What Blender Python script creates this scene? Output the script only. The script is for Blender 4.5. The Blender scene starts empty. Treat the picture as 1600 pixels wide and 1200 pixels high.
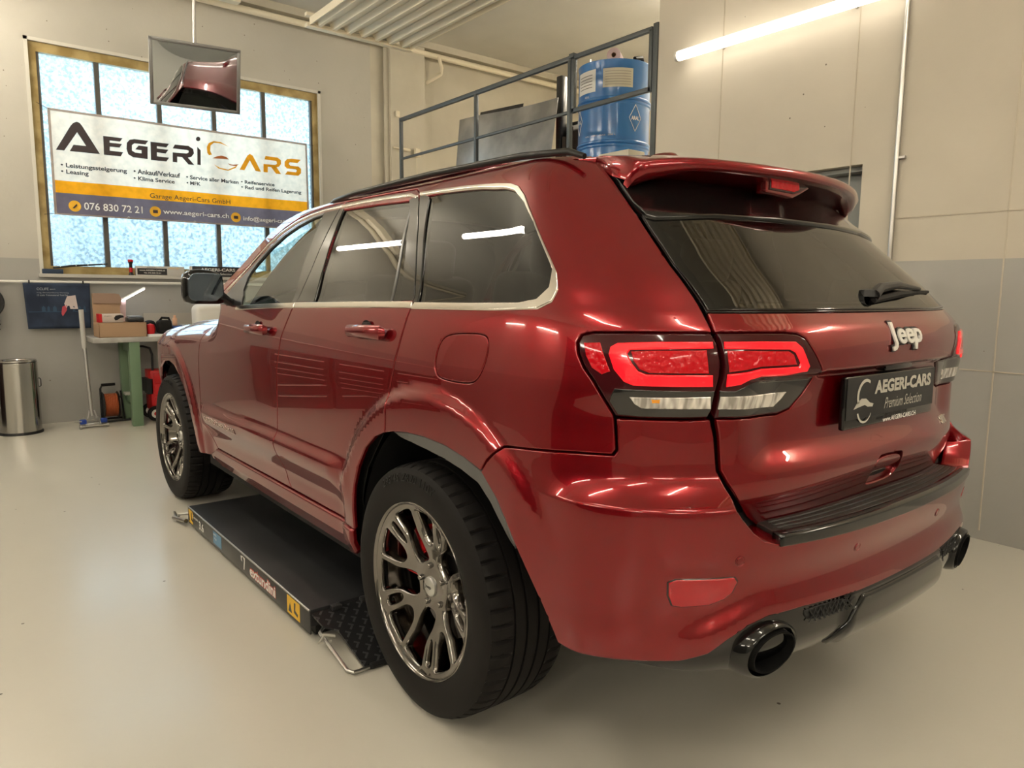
import bpy, bmesh, math, random
import numpy as np
from mathutils import Vector, Matrix, geometry
random.seed(7)
PI = math.pi
SC = bpy.context.scene
COL = SC.collection
# ------------------------------------------------------------------ camera
cam_d = bpy.data.cameras.new('camera'); cam = bpy.data.objects.new('camera', cam_d); COL.objects.link(cam)
_yaw, _pit, _rol = -.672, .126, .008
_f = Vector((math.cos(_yaw)*math.cos(_pit), math.sin(_yaw)*math.cos(_pit), -math.sin(_pit)))
_r = _f.cross(Vector((0, 0, 1))).normalized(); _u = _r.cross(_f)
_r2 = _r*math.cos(_rol)+_u*math.sin(_rol); _u2 = _u*math.cos(_rol)-_r*math.sin(_rol)
cam.matrix_world = Matrix(((_r2.x, _u2.x, -_f.x, -1.815), (_r2.y, _u2.y, -_f.y, 2.03), (_r2.z, _u2.z, -_f.z, 1.287), (0, 0, 0, 1)))
cam_d.sensor_width = 36; cam_d.lens = 1125.5/1600*36; cam_d.clip_start = .05
SC.camera = cam
# ------------------------------------------------------------------ world, exposure
SC.view_settings.view_transform = 'Standard'; SC.view_settings.look = 'None'
SC.view_settings.gamma = 1; SC.view_settings.use_curve_mapping = False
SC.view_settings.exposure = 1.08
try:
    SC.cycles.use_denoising = True; SC.cycles.max_bounces = 10; SC.cycles.transparent_max_bounces = 16
    SC.cycles.sample_clamp_indirect = 6; SC.cycles.caustics_reflective = False; SC.cycles.caustics_refractive = False
    SC.cycles.diffuse_bounces = 5
except Exception: pass
w = bpy.data.worlds.new('sky'); SC.world = w; w.use_nodes = True
nt = w.node_tree; bg = nt.nodes['Background']
tc = nt.nodes.new('ShaderNodeTexCoord'); sx = nt.nodes.new('ShaderNodeSeparateXYZ'); rp = nt.nodes.new('ShaderNodeValToRGB')
nt.links.new(tc.outputs['Generated'], sx.inputs[0]); nt.links.new(sx.outputs['Z'], rp.inputs[0]); nt.links.new(rp.outputs[0], bg.inputs[0])
rp.color_ramp.elements[0].position = .0; rp.color_ramp.elements[0].color = (.80, .88, .92, 1)
rp.color_ramp.elements[1].position = .45; rp.color_ramp.elements[1].color = (.36, .66, .90, 1)
bg.inputs[1].default_value = WORLD_S = .36
def area(name, loc, target, sx_, sy_, power, col):
    d = bpy.data.lights.new(name, 'AREA'); d.shape = 'RECTANGLE'; d.size = sx_; d.size_y = sy_; d.energy = power; d.color = col
    o = bpy.data.objects.new(name, d); COL.objects.link(o); o.location = loc
    o.rotation_euler = (Vector(target)-Vector(loc)).to_track_quat('-Z', 'Y').to_euler(); return o
area('window_daylight', (7.6, -.2, 3.0), (6.0, -.2, 2.2), 3.4, 2.6, 60, (.72, .88, 1))
# light given by the room's tubes and the added ones: (x, y, z, length, axis, name/label ...) - the tubes themselves are built further down
TUBE_E = 30.0

# ------------------------------------------------------------------ materials
def mat(name, col, rough=.5, metal=0., coat=0., coat_r=.03, emit=None, es=0., spec=.5, trans=0., alpha=1., ior=1.45):
    m = bpy.data.materials.new(name); m.use_nodes = True
    b = m.node_tree.nodes['Principled BSDF']
    b.inputs['Base Color'].default_value = (*col, 1); b.inputs['Roughness'].default_value = rough; b.inputs['Metallic'].default_value = metal
    b.inputs['Coat Weight'].default_value = coat; b.inputs['Coat Roughness'].default_value = coat_r; b.inputs['Specular IOR Level'].default_value = spec
    b.inputs['Transmission Weight'].default_value = trans; b.inputs['IOR'].default_value = ior
    if emit: b.inputs['Emission Color'].default_value = (*emit, 1); b.inputs['Emission Strength'].default_value = es
    return m
def nodes(m): return m.node_tree.nodes, m.node_tree.links, m.node_tree.nodes['Principled BSDF']
def noise_mix(m, c1, c2, scale=5., detail=4., lo=.4, hi=.6, coord='Object', stretch=None):
    N, L, b = nodes(m)
    t = N.new('ShaderNodeTexCoord'); mp = N.new('ShaderNodeMapping'); n = N.new('ShaderNodeTexNoise'); r = N.new('ShaderNodeValToRGB')
    L.new(t.outputs[coord], mp.inputs[0]); L.new(mp.outputs[0], n.inputs['Vector']); L.new(n.outputs[0], r.inputs[0])
    if stretch: mp.inputs['Scale'].default_value = stretch
    n.inputs['Scale'].default_value = scale; n.inputs['Detail'].default_value = detail
    r.color_ramp.elements[0].position = lo; r.color_ramp.elements[0].color = (*c1, 1)
    r.color_ramp.elements[1].position = hi; r.color_ramp.elements[1].color = (*c2, 1)
    L.new(r.outputs[0], b.inputs['Base Color']); return n, r, mp
def bump(m, scale=40., strength=.1, dist=.01, detail=3., coord='Object', stretch=None, coat=False):
    N, L, b = nodes(m)
    t = N.new('ShaderNodeTexCoord'); mp = N.new('ShaderNodeMapping'); n = N.new('ShaderNodeTexNoise'); bp = N.new('ShaderNodeBump')
    L.new(t.outputs[coord], mp.inputs[0]); L.new(mp.outputs[0], n.inputs['Vector']); L.new(n.outputs[0], bp.inputs['Height']); L.new(bp.outputs[0], b.inputs['Normal'])
    if stretch: mp.inputs['Scale'].default_value = stretch
    n.inputs['Scale'].default_value = scale; n.inputs['Detail'].default_value = detail
    bp.inputs['Strength'].default_value = strength; bp.inputs['Distance'].default_value = dist
    return bp
def glass(name, tint, refl=(1, 1, 1), ior=1.5, rough=0.0, haze=0., hazecol=(.02, .02, .02)):
    m = bpy.data.materials.new(name); m.use_nodes = True; N, L = m.node_tree.nodes, m.node_tree.links; N.clear()
    o = N.new('ShaderNodeOutputMaterial'); t = N.new('ShaderNodeBsdfTransparent'); g = N.new('ShaderNodeBsdfGlossy'); f = N.new('ShaderNodeFresnel'); x = N.new('ShaderNodeMixShader')
    t.inputs[0].default_value = (*tint, 1); g.inputs[0].default_value = (*refl, 1); g.inputs['Roughness'].default_value = rough; f.inputs[0].default_value = ior
    L.new(f.outputs[0], x.inputs[0]); L.new(g.outputs[0], x.inputs[2])
    if haze > 0:
        d = N.new('ShaderNodeBsdfDiffuse'); d.inputs[0].default_value = (*hazecol, 1); y = N.new('ShaderNodeMixShader'); y.inputs[0].default_value = haze
        L.new(t.outputs[0], y.inputs[1]); L.new(d.outputs[0], y.inputs[2]); L.new(y.outputs[0], x.inputs[1])
    else: L.new(t.outputs[0], x.inputs[1])
    L.new(x.outputs[0], o.inputs[0]); return m
def emis(name, col, s):
    m = bpy.data.materials.new(name); m.use_nodes = True; N, L = m.node_tree.nodes, m.node_tree.links; N.clear()
    o = N.new('ShaderNodeOutputMaterial'); e = N.new('ShaderNodeEmission'); e.inputs[0].default_value = (*col, 1); e.inputs[1].default_value = s
    L.new(e.outputs[0], o.inputs[0]); return m

M = {}
M['paint'] = mat('red_metallic_paint', (.205, .0012, .0052), .27, .66, 1.0, .0, spec=.15)
M['paint'].node_tree.nodes['Principled BSDF'].inputs['Coat IOR'].default_value = 1.52
M['black_gloss'] = mat('gloss_black', (.004, .004, .004), .12, 0, .6, .02, spec=.3)
M['black_plastic'] = mat('black_plastic', (.012, .012, .013), .42)
M['trim_dark'] = mat('dark_trim', (.02, .02, .022), .3, 0, .4, .15)
M['rubber'] = mat('tyre_rubber', (.009, .008, .008), .6, spec=.22)
M['chrome'] = mat('satin_chrome', (.80, .76, .70), .16, 1.0)
M['rim'] = mat('dark_chrome_rim', (.25, .235, .22), .09, 1.0)
M['steel'] = mat('steel', (.55, .54, .52), .28, 1.0)
M['alu'] = mat('aluminium', (.70, .70, .69), .35, 1.0)
M['disc'] = mat('brake_disc', (.10, .095, .09), .45, .8)
M['red_plastic'] = mat('red_plastic', (.55, .01, .015), .35)
M['glass_privacy'] = glass('privacy_glass', (.16, .155, .15), ior=1.62)
M['glass_clear'] = glass('front_side_glass', (.62, .80, .74), ior=1.6)
M['liner'] = mat('dark_liner', (.006, .006, .006), .8)
M['seat'] = mat('seat_leather', (.03, .028, .027), .5)
M['head'] = mat('headliner', (.30, .28, .25), .8)
M['lens_dark'] = mat('smoked_red_lens', (.040, .003, .005), .06, 0, .25, .01, spec=.3)
M['lens_red'] = mat('red_lens', (.36, .003, .008), .10, 0, .3, .02, (1, .006, .012), .08, spec=.3)
M['tube_red'] = mat('red_light_tube', (.7, .004, .012), .15, 0, 1.0, .02, (1, .003, .012), .42)
M['lens_clear'] = mat('clear_reverse_lens', (.62, .58, .54), .10, .25, 1.0, .02)
M['amber'] = mat('amber_bulb', (.9, .35, .02), .2, 0, .5, .02)
M['white'] = mat('white_print', (.80, .79, .76), .5)
M['black_print'] = mat('black_print', (.012, .012, .014), .35)
M['cardboard'] = mat('cardboard', (.40, .26, .16), .8)
M['green'] = mat('green_painted_steel', (.15, .235, .145), .5)
M['grey_rail'] = mat('grey_painted_steel', (.085, .095, .10), .45, .2)
M['refl_red'] = mat('red_reflector', (.30, .004, .010), .12, 0, .5, .02, (1, .006, .012), .03); bump(M['refl_red'], 45, .35, .006, 0)
noise_mix(M['lens_clear'], (.30, .28, .26), (.85, .82, .78), 75, 1, .35, .65, stretch=(1, 1, .12))
bump(M['lens_red'], 90, .8, .006, 0)

# ------------------------------------------------------------------ object helpers
def tag(o, label=None, cat=None, group=None, kind=None):
    if label: o['label'] = label
    if cat: o['category'] = cat
    if group: o['group'] = group
    if kind: o['kind'] = kind
    return o
def empty(name, loc=(0, 0, 0), rz=0., label=None, cat=None, group=None):
    o = bpy.data.objects.new(name, None); COL.objects.link(o); o.location = loc; o.rotation_euler = (0, 0, rz)
    o.empty_display_size = .1
    return tag(o, label, cat, group)
def link(name, me, m=None, parent=None):
    o = bpy.data.objects.new(name, me); COL.objects.link(o)
    if m is not None: me.materials.append(m)
    if parent is not None: o.parent = parent
    return o
def copy_tree(o, parent=None):
    c = o.copy(); COL.objects.link(c); c.parent = parent
    for ch in list(o.children): copy_tree(ch, c)
    return c
class MB:
    """collects simple shapes into one mesh"""
    def __init__(s): s.bm = bmesh.new()
    def box(s, c, d, rot=None, bev=0., seg=2):
        r = bmesh.ops.create_cube(s.bm, size=1)['verts']
        bmesh.ops.scale(s.bm, vec=d, verts=r)
        if bev > 0:
            es = {e for v in r for e in v.link_edges}
            q = bmesh.ops.bevel(s.bm, geom=list(es), offset=bev, segments=seg, affect='EDGES', profile=.5)
            r = list({v for f in q['faces'] for v in f.verts} | {v for v in r if v.is_valid})
        if rot is not None: bmesh.ops.transform(s.bm, matrix=rot, verts=r)
        bmesh.ops.translate(s.bm, vec=c, verts=r); return s
    def tube(s, pts, r, seg=12, cap=True, closed=False):
        pts = [Vector(p) for p in pts]; n = len(pts); rings = []
        rr = r if hasattr(r, '__len__') else [r]*n
        ref = None
        for i, p in enumerate(pts):
            a = pts[(i-1) % n] if (i > 0 or closed) else p; b = pts[(i+1) % n] if (i < n-1 or closed) else p
            t = (b-a).normalized()
            if ref is None: ref = t.orthogonal().normalized()
            ref = (ref-t*ref.dot(t)).normalized(); q = t.cross(ref)
            rings.append([s.bm.verts.new(p+(ref*math.cos(2*PI*k/seg)+q*math.sin(2*PI*k/seg))*rr[i]) for k in range(seg)])
        for i in range(n if closed else n-1):
            A, B = rings[i], rings[(i+1) % n]
            for k in range(seg):
                try: s.bm.faces.new((A[k], A[(k+1) % seg], B[(k+1) % seg], B[k]))
                except ValueError: pass
        if cap and not closed:
            s.bm.faces.new(rings[0][::-1]); s.bm.faces.new(rings[-1])
        return s
    def lathe(s, prof, c=(0, 0, 0), axis='Z', seg=32, closed=False):
        rings = []
        for r, h in prof:
            ring = []
            for k in range(seg):
                a = 2*PI*k/seg; x, y = r*math.cos(a), r*math.sin(a)
                p = {'Z': (x, y, h), 'Y': (x, h, y), 'X': (h, x, y)}[axis]
                ring.append(s.bm.verts.new((p[0]+c[0], p[1]+c[1], p[2]+c[2])))
            rings.append(ring)
        m = len(rings)
        for i in range(m if closed else m-1):
            A, B = rings[i], rings[(i+1) % m]
            for k in range(seg): s.bm.faces.new((A[k], A[(k+1) % seg], B[(k+1) % seg], B[k]))
        if not closed:
            for g in (rings[0], rings[-1]):
                try: s.bm.faces.new(g)
                except ValueError: pass
        return s
    def cyl(s, c, r, h, axis='Z', seg=24, bev=0.):
        b = min(bev, r*.4, h*.4)
        prof = [(r-b, -h/2), (r, -h/2+b), (r, h/2-b), (r-b, h/2)] if b > 0 else [(r, -h/2), (r, h/2)]
        return s.lathe(prof, c, axis, seg)
    def prism(s, pts, thick, fn):
        """extrude the 2-D outline pts; fn(u, v, t) -> point, t = 0 or thick"""
        A = [s.bm.verts.new(fn(u, v, 0)) for u, v in pts]; B = [s.bm.verts.new(fn(u, v, thick)) for u, v in pts]
        n = len(pts); s.bm.faces.new(A[::-1]); s.bm.faces.new(B)
        for i in range(n): s.bm.faces.new((A[i], A[(i+1) % n], B[(i+1) % n], B[i]))
        return s
    def build(s, name, m=None, parent=None, smooth=True, ang=35, loc=None, rz=None):
        bmesh.ops.recalc_face_normals(s.bm, faces=s.bm.faces)
        for f in s.bm.faces: f.smooth = smooth
        if smooth:
            for e in s.bm.edges:
                if len(e.link_faces) == 2 and e.calc_face_angle(0) > math.radians(ang): e.smooth = False
        me = bpy.data.meshes.new(name); s.bm.to_mesh(me); s.bm.free()
        o = link(name, me, m, parent)
        if loc is not None: o.location = loc
        if rz is not None: o.rotation_euler = (0, 0, rz)
        return o
def text_mesh(txt, bold=0., depth=0., spacing=1.0, shear=0.):
    cu = bpy.data.curves.new('t', 'FONT'); cu.body = txt; cu.size = 1; cu.offset = bold; cu.extrude = depth; cu.space_character = spacing; cu.shear = shear; cu.resolution_u = 3
    o = bpy.data.objects.new('t', cu); COL.objects.link(o)
    dg = bpy.context.evaluated_depsgraph_get(); me = bpy.data.meshes.new_from_object(o.evaluated_get(dg))
    bpy.data.objects.remove(o); bpy.data.curves.remove(cu); return me
def text(name, txt, m, parent, fn, w_, h_, bold=0., depth=0., spacing=1., shear=0., align='l'):
    """text fitted in a w_ x h_ box; fn(x, y, z) -> point; z is the raised height"""
    me = text_mesh(txt, bold, .5 if depth else 0., spacing, shear)
    co = np.array([v.co[:] for v in me.vertices]); lo, hi = co.min(0), co.max(0)
    sx_ = w_/(hi[0]-lo[0]) if w_ else h_/(hi[1]-lo[1]); sy_ = h_/(hi[1]-lo[1]) if h_ else sx_
    for v in me.vertices:
        x = (v.co.x-lo[0])*sx_; y = (v.co.y-lo[1])*sy_
        z = (v.co.z+.5)*depth if depth else 0.
        v.co = fn(x, y, z)
    me.name = name
    return link(name, me, m, parent)
def inpoly(P, poly):
    x, y = P[:, 0], P[:, 1]; c = np.zeros(len(P), bool); n = len(poly)
    for i in range(n):
        x1, y1 = poly[i]; x2, y2 = poly[(i+1) % n]
        if y1 == y2: continue
        k = ((y1 > y) != (y2 > y)) & (x < (x2-x1)*(y-y1)/(y2-y1)+x1); c ^= k
    return c
def chaikin(p, k):
    for _ in range(k):
        q = []
        for i in range(len(p)):
            a, b = np.array(p[i]), np.array(p[(i+1) % len(p)]); q += [tuple(a*.75+b*.25), tuple(a*.25+b*.75)]
        p = q
    return p
def resample(p, d):
    o = []
    for i in range(len(p)):
        a, b = np.array(p[i]), np.array(p[(i+1) % len(p)]); L = np.hypot(*(b-a)); n = max(1, int(math.ceil(L/d)))
        for k in range(n): o.append(a+(b-a)*k/n)
    q = [o[0]]
    for v in o[1:]:
        if np.hypot(*(v-q[-1])) > d*.15: q.append(v)
    return np.array(q)
def loop_normals(P):
    a = np.roll(P, 1, 0); b = np.roll(P, -1, 0); t1 = P-a; t2 = b-P
    t1 /= np.linalg.norm(t1, axis=1)[:, None]+1e-12; t2 /= np.linalg.norm(t2, axis=1)[:, None]+1e-12
    n1 = np.c_[t1[:, 1], -t1[:, 0]]; n2 = np.c_[t2[:, 1], -t2[:, 0]]; n = n1+n2; L = np.linalg.norm(n, axis=1)[:, None]
    n = n/np.maximum(L, .5)
    area2 = (P[:, 0]*b[:, 1]-b[:, 0]*P[:, 1]).sum()
    return n if area2 > 0 else -n
def panel(name, f, outer, m, parent, holes=(), step=(.02, .02), th=.012, off=0., lip=.0025, su=1., smooth=0, hsmooth=0, inset=.0035, flip=False, raw=False, bd=.012):
    """a shaped sheet: the outline (in the surface's own metres) is filled with a fine mesh on the surface f(u, v) -> xyz,
    its rim rounded over and turned inwards by th"""
    loops = [resample(chaikin([(a*su, b) for a, b in outer], smooth), bd)]+[resample(chaikin([(a*su, b) for a, b in h], hsmooth), bd) for h in holes]
    V2, dep, nT, segs, base, kinds = [], [], [], [], 0, []
    info = []
    for li, P in enumerate(loops):
        n = loop_normals(P)*(1 if li == 0 else -1)
        n0 = len(P)
        V2.append(P); dep += [-lip]*n0; nT.append(n)
        segs += [(base+i, base+(i+1) % n0) for i in range(n0)]; info.append((base, n0)); base += n0
    nb = base
    for li, P in enumerate(loops):
        n = loop_normals(P)*(1 if li == 0 else -1)
        V2.append(P-n*inset); dep += [0]*len(P); nT.append(n*0); base += len(P)
    allb = np.vstack([p for p in V2[:len(loops)]])
    lo, hi = loops[0].min(0), loops[0].max(0)
    gx, gy = np.meshgrid(np.arange(lo[0]+step[0]*.5, hi[0], step[0]), np.arange(lo[1]+step[1]*.5, hi[1], step[1]))
    G = np.c_[gx.ravel(), gy.ravel()]; k = inpoly(G, loops[0])
    for h in loops[1:]: k &= ~inpoly(G, h)
    G = G[k]
    if len(G):
        dm = np.full(len(G), 9.)
        for i in range(0, len(allb), 200): dm = np.minimum(dm, np.sqrt(((G[:, None]-allb[None, i:i+200])**2).sum(-1)).min(1))
        G = G[dm > max(inset*1.6, min(step)*.45)]
        V2.append(G); dep += [0]*len(G); nT.append(np.zeros((len(G), 2)))
    V2 = np.vstack(V2); nT = np.vstack(nT); dep = np.array(dep, float)
    vo, eo, fo, ov, oe, of = geometry.delaunay_2d_cdt([Vector(v) for v in V2.tolist()], segs, [], 0, 1e-7)
    Q = np.array([v[:] for v in vo]); D = np.zeros(len(Q)); T = np.zeros((len(Q), 2)); idx = {}
    for i, src in enumerate(ov):
        if len(src):
            s0 = min(src); D[i] = dep[s0]; T[i] = nT[s0]
            for s_ in src: idx[s_] = i
        else: D[i] = -lip
    F = np.array([t for t in fo if len(t) == 3]); cen = Q[F].mean(1); k = inpoly(cen, loops[0])
    for h in loops[1:]: k &= ~inpoly(cen, h)
    F = F[k]
    u, v = Q[:, 0]/su, Q[:, 1]; e = 5e-4
    P = f(u, v); du = f(u+e/su, v)-f(u-e/su, v); dv = f(u, v+e)-f(u, v-e)
    N = np.cross(du, dv); N /= np.linalg.norm(N, axis=1)[:, None]+1e-12
    if flip: N = -N
    Tn = du*T[:, :1]+dv*T[:, 1:]; L = np.linalg.norm(Tn, axis=1)[:, None]; Tn = Tn/np.maximum(L, 1e-9)
    bnd = (L[:, 0] > 1e-9)
    P3 = P+N*(off+D)[:, None]
    NN = N.copy(); NN[bnd] = N[bnd]*.45+Tn[bnd]*.9; NN /= np.linalg.norm(NN, axis=1)[:, None]
    verts = P3.tolist(); norms = NN.tolist(); faces = []
    t3 = F; fn_ = np.cross(P3[t3[:, 1]]-P3[t3[:, 0]], P3[t3[:, 2]]-P3[t3[:, 0]]); sgn = (fn_*N[t3].mean(1)).sum(1)
    t3 = np.where(sgn[:, None] < 0, t3[:, ::-1], t3); faces = t3.tolist()
    if th > 0:
        for b0, n0 in info:
            ring = [idx.get(b0+i) for i in range(n0)]
            if any(r is None for r in ring): continue
            st = len(verts)
            for r in ring:
                verts.append((P3[r]-N[r]*th).tolist()); norms.append((Tn[r] if bnd[r] else N[r]).tolist())
            for i in range(n0):
                a, b = ring[i], ring[(i+1) % n0]
                q = [a, b, st+(i+1) % n0, st+i]
                pa = np.array([verts[j] for j in q]); fn2 = np.cross(pa[1]-pa[0], pa[3]-pa[0])
                if (fn2*Tn[a]).sum() < 0: q = q[::-1]
                faces.append(q)
    me = bpy.data.meshes.new(name); me.from_pydata(verts, [], faces); me.update()
    for p in me.polygons: p.use_smooth = True
    me.normals_split_custom_set_from_vertices([tuple(n) for n in norms])
    return link(name, me, m, parent)
def mirror(o, name=None, parent=None):
    """the same part on the car's other side (mesh mirrored in y)"""
    me = o.data; n = bpy.data.meshes.new(me.name)
    co = [(v.co.x, -v.co.y, v.co.z) for v in me.vertices]; fs = [tuple(p.vertices)[::-1] for p in me.polygons]
    vn = [(0, 0, 1)]*len(co); acc = {}
    for lp in me.loops:
        if lp.vertex_index not in acc: acc[lp.vertex_index] = me.corner_normals[lp.index].vector.copy()
    n.from_pydata(co, [], fs); n.update()
    for p in n.polygons: p.use_smooth = True
    n.normals_split_custom_set_from_vertices([(acc[i].x, -acc[i].y, acc[i].z) if i in acc else (0, 0, 1) for i in range(len(co))])
    for m_ in me.materials: n.materials.append(m_)
    c = bpy.data.objects.new(name or o.name.split('.')[0], n); COL.objects.link(c); c.parent = parent or o.parent
    if o.get('label'): c['label'] = o['label']
    return c
def mirror_tree(o, parent):
    c = mirror(o, None, parent)
    for ch in list(o.children): mirror_tree(ch, c)
    return c
# ------------------------------------------------------------------ the room
XW, YR, YL, XB, ZC = 6.33, -2.24, 5.3, -6.2, 4.36
def paint_wall(name, zsplit, c_up=(.60, .55, .46), c_lo=(.42, .412, .39), axis='X'):
    m = mat(name, c_up, .62); N, L, b = nodes(m)
    g = N.new('ShaderNodeNewGeometry'); s_ = N.new('ShaderNodeSeparateXYZ'); L.new(g.outputs['Position'], s_.inputs[0])
    gt = N.new('ShaderNodeMath'); gt.operation = 'GREATER_THAN'; gt.inputs[1].default_value = zsplit; L.new(s_.outputs['Z'], gt.inputs[0])
    mx = N.new('ShaderNodeMix'); mx.data_type = 'RGBA'; L.new(gt.outputs[0], mx.inputs[0])
    n1 = N.new('ShaderNodeTexNoise'); n1.inputs['Scale'].default_value = .9; n1.inputs['Detail'].default_value = 6
    L.new(g.outputs['Position'], n1.inputs['Vector'])
    def pair(c):
        r = N.new('ShaderNodeValToRGB'); r.color_ramp.elements[0].position = .35; r.color_ramp.elements[1].position = .7
        r.color_ramp.elements[0].color = (*[v*.90 for v in c], 1); r.color_ramp.elements[1].color = (*[min(1, v*1.05) for v in c], 1)
        L.new(n1.outputs[0], r.inputs[0]); return r
    L.new(pair(c_lo).outputs[0], mx.inputs[6]); L.new(pair(c_up).outputs[0], mx.inputs[7])
    # pores of the cast concrete
    v = N.new('ShaderNodeTexVoronoi'); v.inputs['Scale'].default_value = 8.5; v.inputs['Randomness'].default_value = 1; L.new(g.outputs['Position'], v.inputs['Vector'])
    lt = N.new('ShaderNodeMath'); lt.operation = 'LESS_THAN'; lt.inputs[1].default_value = .045; L.new(v.outputs['Distance'], lt.inputs[0])
    n2 = N.new('ShaderNodeTexNoise'); n2.inputs['Scale'].default_value = 1.7; L.new(g.outputs['Position'], n2.inputs['Vector'])
    sc_ = N.new('ShaderNodeSeparateColor'); L.new(v.outputs['Color'], sc_.inputs[0]); g2 = N.new('ShaderNodeMath'); g2.operation = 'GREATER_THAN'; g2.inputs[1].default_value = .50; L.new(sc_.outputs[0], g2.inputs[0])
    mu = N.new('ShaderNodeMath'); mu.operation = 'MULTIPLY'; L.new(lt.outputs[0], mu.inputs[0]); L.new(g2.outputs[0], mu.inputs[1])
    mx2 = N.new('ShaderNodeMix'); mx2.data_type = 'RGBA'; L.new(mu.outputs[0], mx2.inputs[0]); L.new(mx.outputs[2], mx2.inputs[6]); mx2.inputs[7].default_value = (.16, .13, .10, 1)
    L.new(mx2.outputs[2], b.inputs['Base Color'])
    n3 = N.new('ShaderNodeTexNoise'); n3.inputs['Scale'].default_value = 22; n3.inputs['Detail'].default_value = 5; L.new(g.outputs['Position'], n3.inputs['Vector'])
    bp = N.new('ShaderNodeBump'); bp.inputs['Strength'].default_value = .12; bp.inputs['Distance'].default_value = .01; L.new(n3.outputs[0], bp.inputs['Height']); L.new(bp.outputs[0], b.inputs['Normal'])
    return m
M['wall_r'] = paint_wall('concrete_wall_beige_over_grey', 1.48)
M['wall_w'] = paint_wall('plaster_wall_cream_over_grey', 1.57, (.55, .53, .475), (.40, .395, .375))
M['wall_up'] = mat('cream_plaster', (.60, .56, .46), .65); noise_mix(M['wall_up'], (.55, .51, .42), (.63, .59, .49), 1.3, 5); bump(M['wall_up'], 18, .1)
M['ceil'] = mat('ceiling_concrete', (.50, .47, .41), .7); noise_mix(M['ceil'], (.56, .54, .49), (.66, .64, .58), .8, 7, .35, .7); bump(M['ceil'], 14, .12)
# floor: glossy cream epoxy with scuffs and specks
fl = mat('epoxy_floor', (.55, .50, .40), .22, 0, .22, .16); M['floor'] = fl
N, L, b = nodes(fl); g = N.new('ShaderNodeNewGeometry')
n1 = N.new('ShaderNodeTexNoise'); n1.inputs['Scale'].default_value = .7; n1.inputs['Detail'].default_value = 8; n1.inputs['Roughness'].default_value = .6; L.new(g.outputs['Position'], n1.inputs['Vector'])
r1 = N.new('ShaderNodeValToRGB'); r1.color_ramp.elements[0].position = .15; r1.color_ramp.elements[1].position = .85
r1.color_ramp.elements[0].color = (.535, .515, .455, 1); r1.color_ramp.elements[1].color = (.59, .565, .50, 1); L.new(n1.outputs[0], r1.inputs[0])
v = N.new('ShaderNodeTexVoronoi'); v.inputs['Scale'].default_value = 9; L.new(g.outputs['Position'], v.inputs['Vector'])
lt = N.new('ShaderNodeMath'); lt.operation = 'LESS_THAN'; lt.inputs[1].default_value = .055; L.new(v.outputs['Distance'], lt.inputs[0])
n2 = N.new('ShaderNodeTexNoise'); n2.inputs['Scale'].default_value = 3.1; L.new(g.outputs['Position'], n2.inputs['Vector'])
sc_ = N.new('ShaderNodeSeparateColor'); L.new(v.outputs['Color'], sc_.inputs[0]); g2 = N.new('ShaderNodeMath'); g2.operation = 'GREATER_THAN'; g2.inputs[1].default_value = .86; L.new(sc_.outputs[0], g2.inputs[0])
mu = N.new('ShaderNodeMath'); mu.operation = 'MULTIPLY'; L.new(lt.outputs[0], mu.inputs[0]); L.new(g2.outputs[0], mu.inputs[1])
mx = N.new('ShaderNodeMix'); mx.data_type = 'RGBA'; L.new(mu.outputs[0], mx.inputs[0]); L.new(r1.outputs[0], mx.inputs[6]); mx.inputs[7].default_value = (.12, .10, .08, 1); L.new(mx.outputs[2], b.inputs['Base Color'])
n3 = N.new('ShaderNodeTexNoise'); n3.inputs['Scale'].default_value = 1.6; n3.inputs['Detail'].default_value = 3; L.new(g.outputs['Position'], n3.inputs['Vector'])
mr = N.new('ShaderNodeMapRange'); mr.inputs[1].default_value = .1; mr.inputs[2].default_value = .9; mr.inputs[3].default_value = .27; mr.inputs[4].default_value = .33; L.new(n3.outputs[0], mr.inputs[0]); L.new(mr.outputs[0], b.inputs['Roughness'])
n4 = N.new('ShaderNodeTexNoise'); n4.inputs['Scale'].default_value = 38; n4.inputs['Detail'].default_value = 2; L.new(g.outputs['Position'], n4.inputs['Vector'])
bp = N.new('ShaderNodeBump'); bp.inputs['Strength'].default_value = .045; bp.inputs['Distance'].default_value = .01; L.new(n4.outputs[0], bp.inputs['Height']); L.new(bp.outputs[0], b.inputs['Normal'])

def struct(name, mb, m, parent=None, smooth=False):
    o = mb.build(name, m, parent, smooth=smooth)
    if parent is None: o['kind'] = 'structure'
    return o
def bx(x0, x1, y0, y1, z0, z1): return ((x0+x1)/2, (y0+y1)/2, (z0+z1)/2), (abs(x1-x0), abs(y1-y0), abs(z1-z0))
def slab(name, m, *r):
    mb = MB()
    for q in r: mb.box(*bx(*q))
    return struct(name, mb, m)
slab('floor', M['floor'], (XB-.2, XW+.2, -6.2, YL+.2, -.15, 0))
slab('ceiling', M['ceil'], (XB-.2, XW+.2, -6.2, YL+.2, ZC, ZC+.15))
# window wall with its opening (y -1.57..1.215, z 1.43..3.53)
WY0, WY1, WZ0, WZ1 = -1.565, 1.215, 1.432, 3.535
slab('wall_front', M['wall_w'], (XW, XW+.28, WY1, YL+.2, 0, ZC), (XW, XW+.28, YR, WY0, 0, ZC), (XW, XW+.28, WY0, WY1, 0, WZ0), (XW, XW+.28, WY0, WY1, WZ1, ZC))
slab('wall_front_upper', M['wall_up'], (XW, XW+.28, -6.2, YR, 0, ZC))
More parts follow.
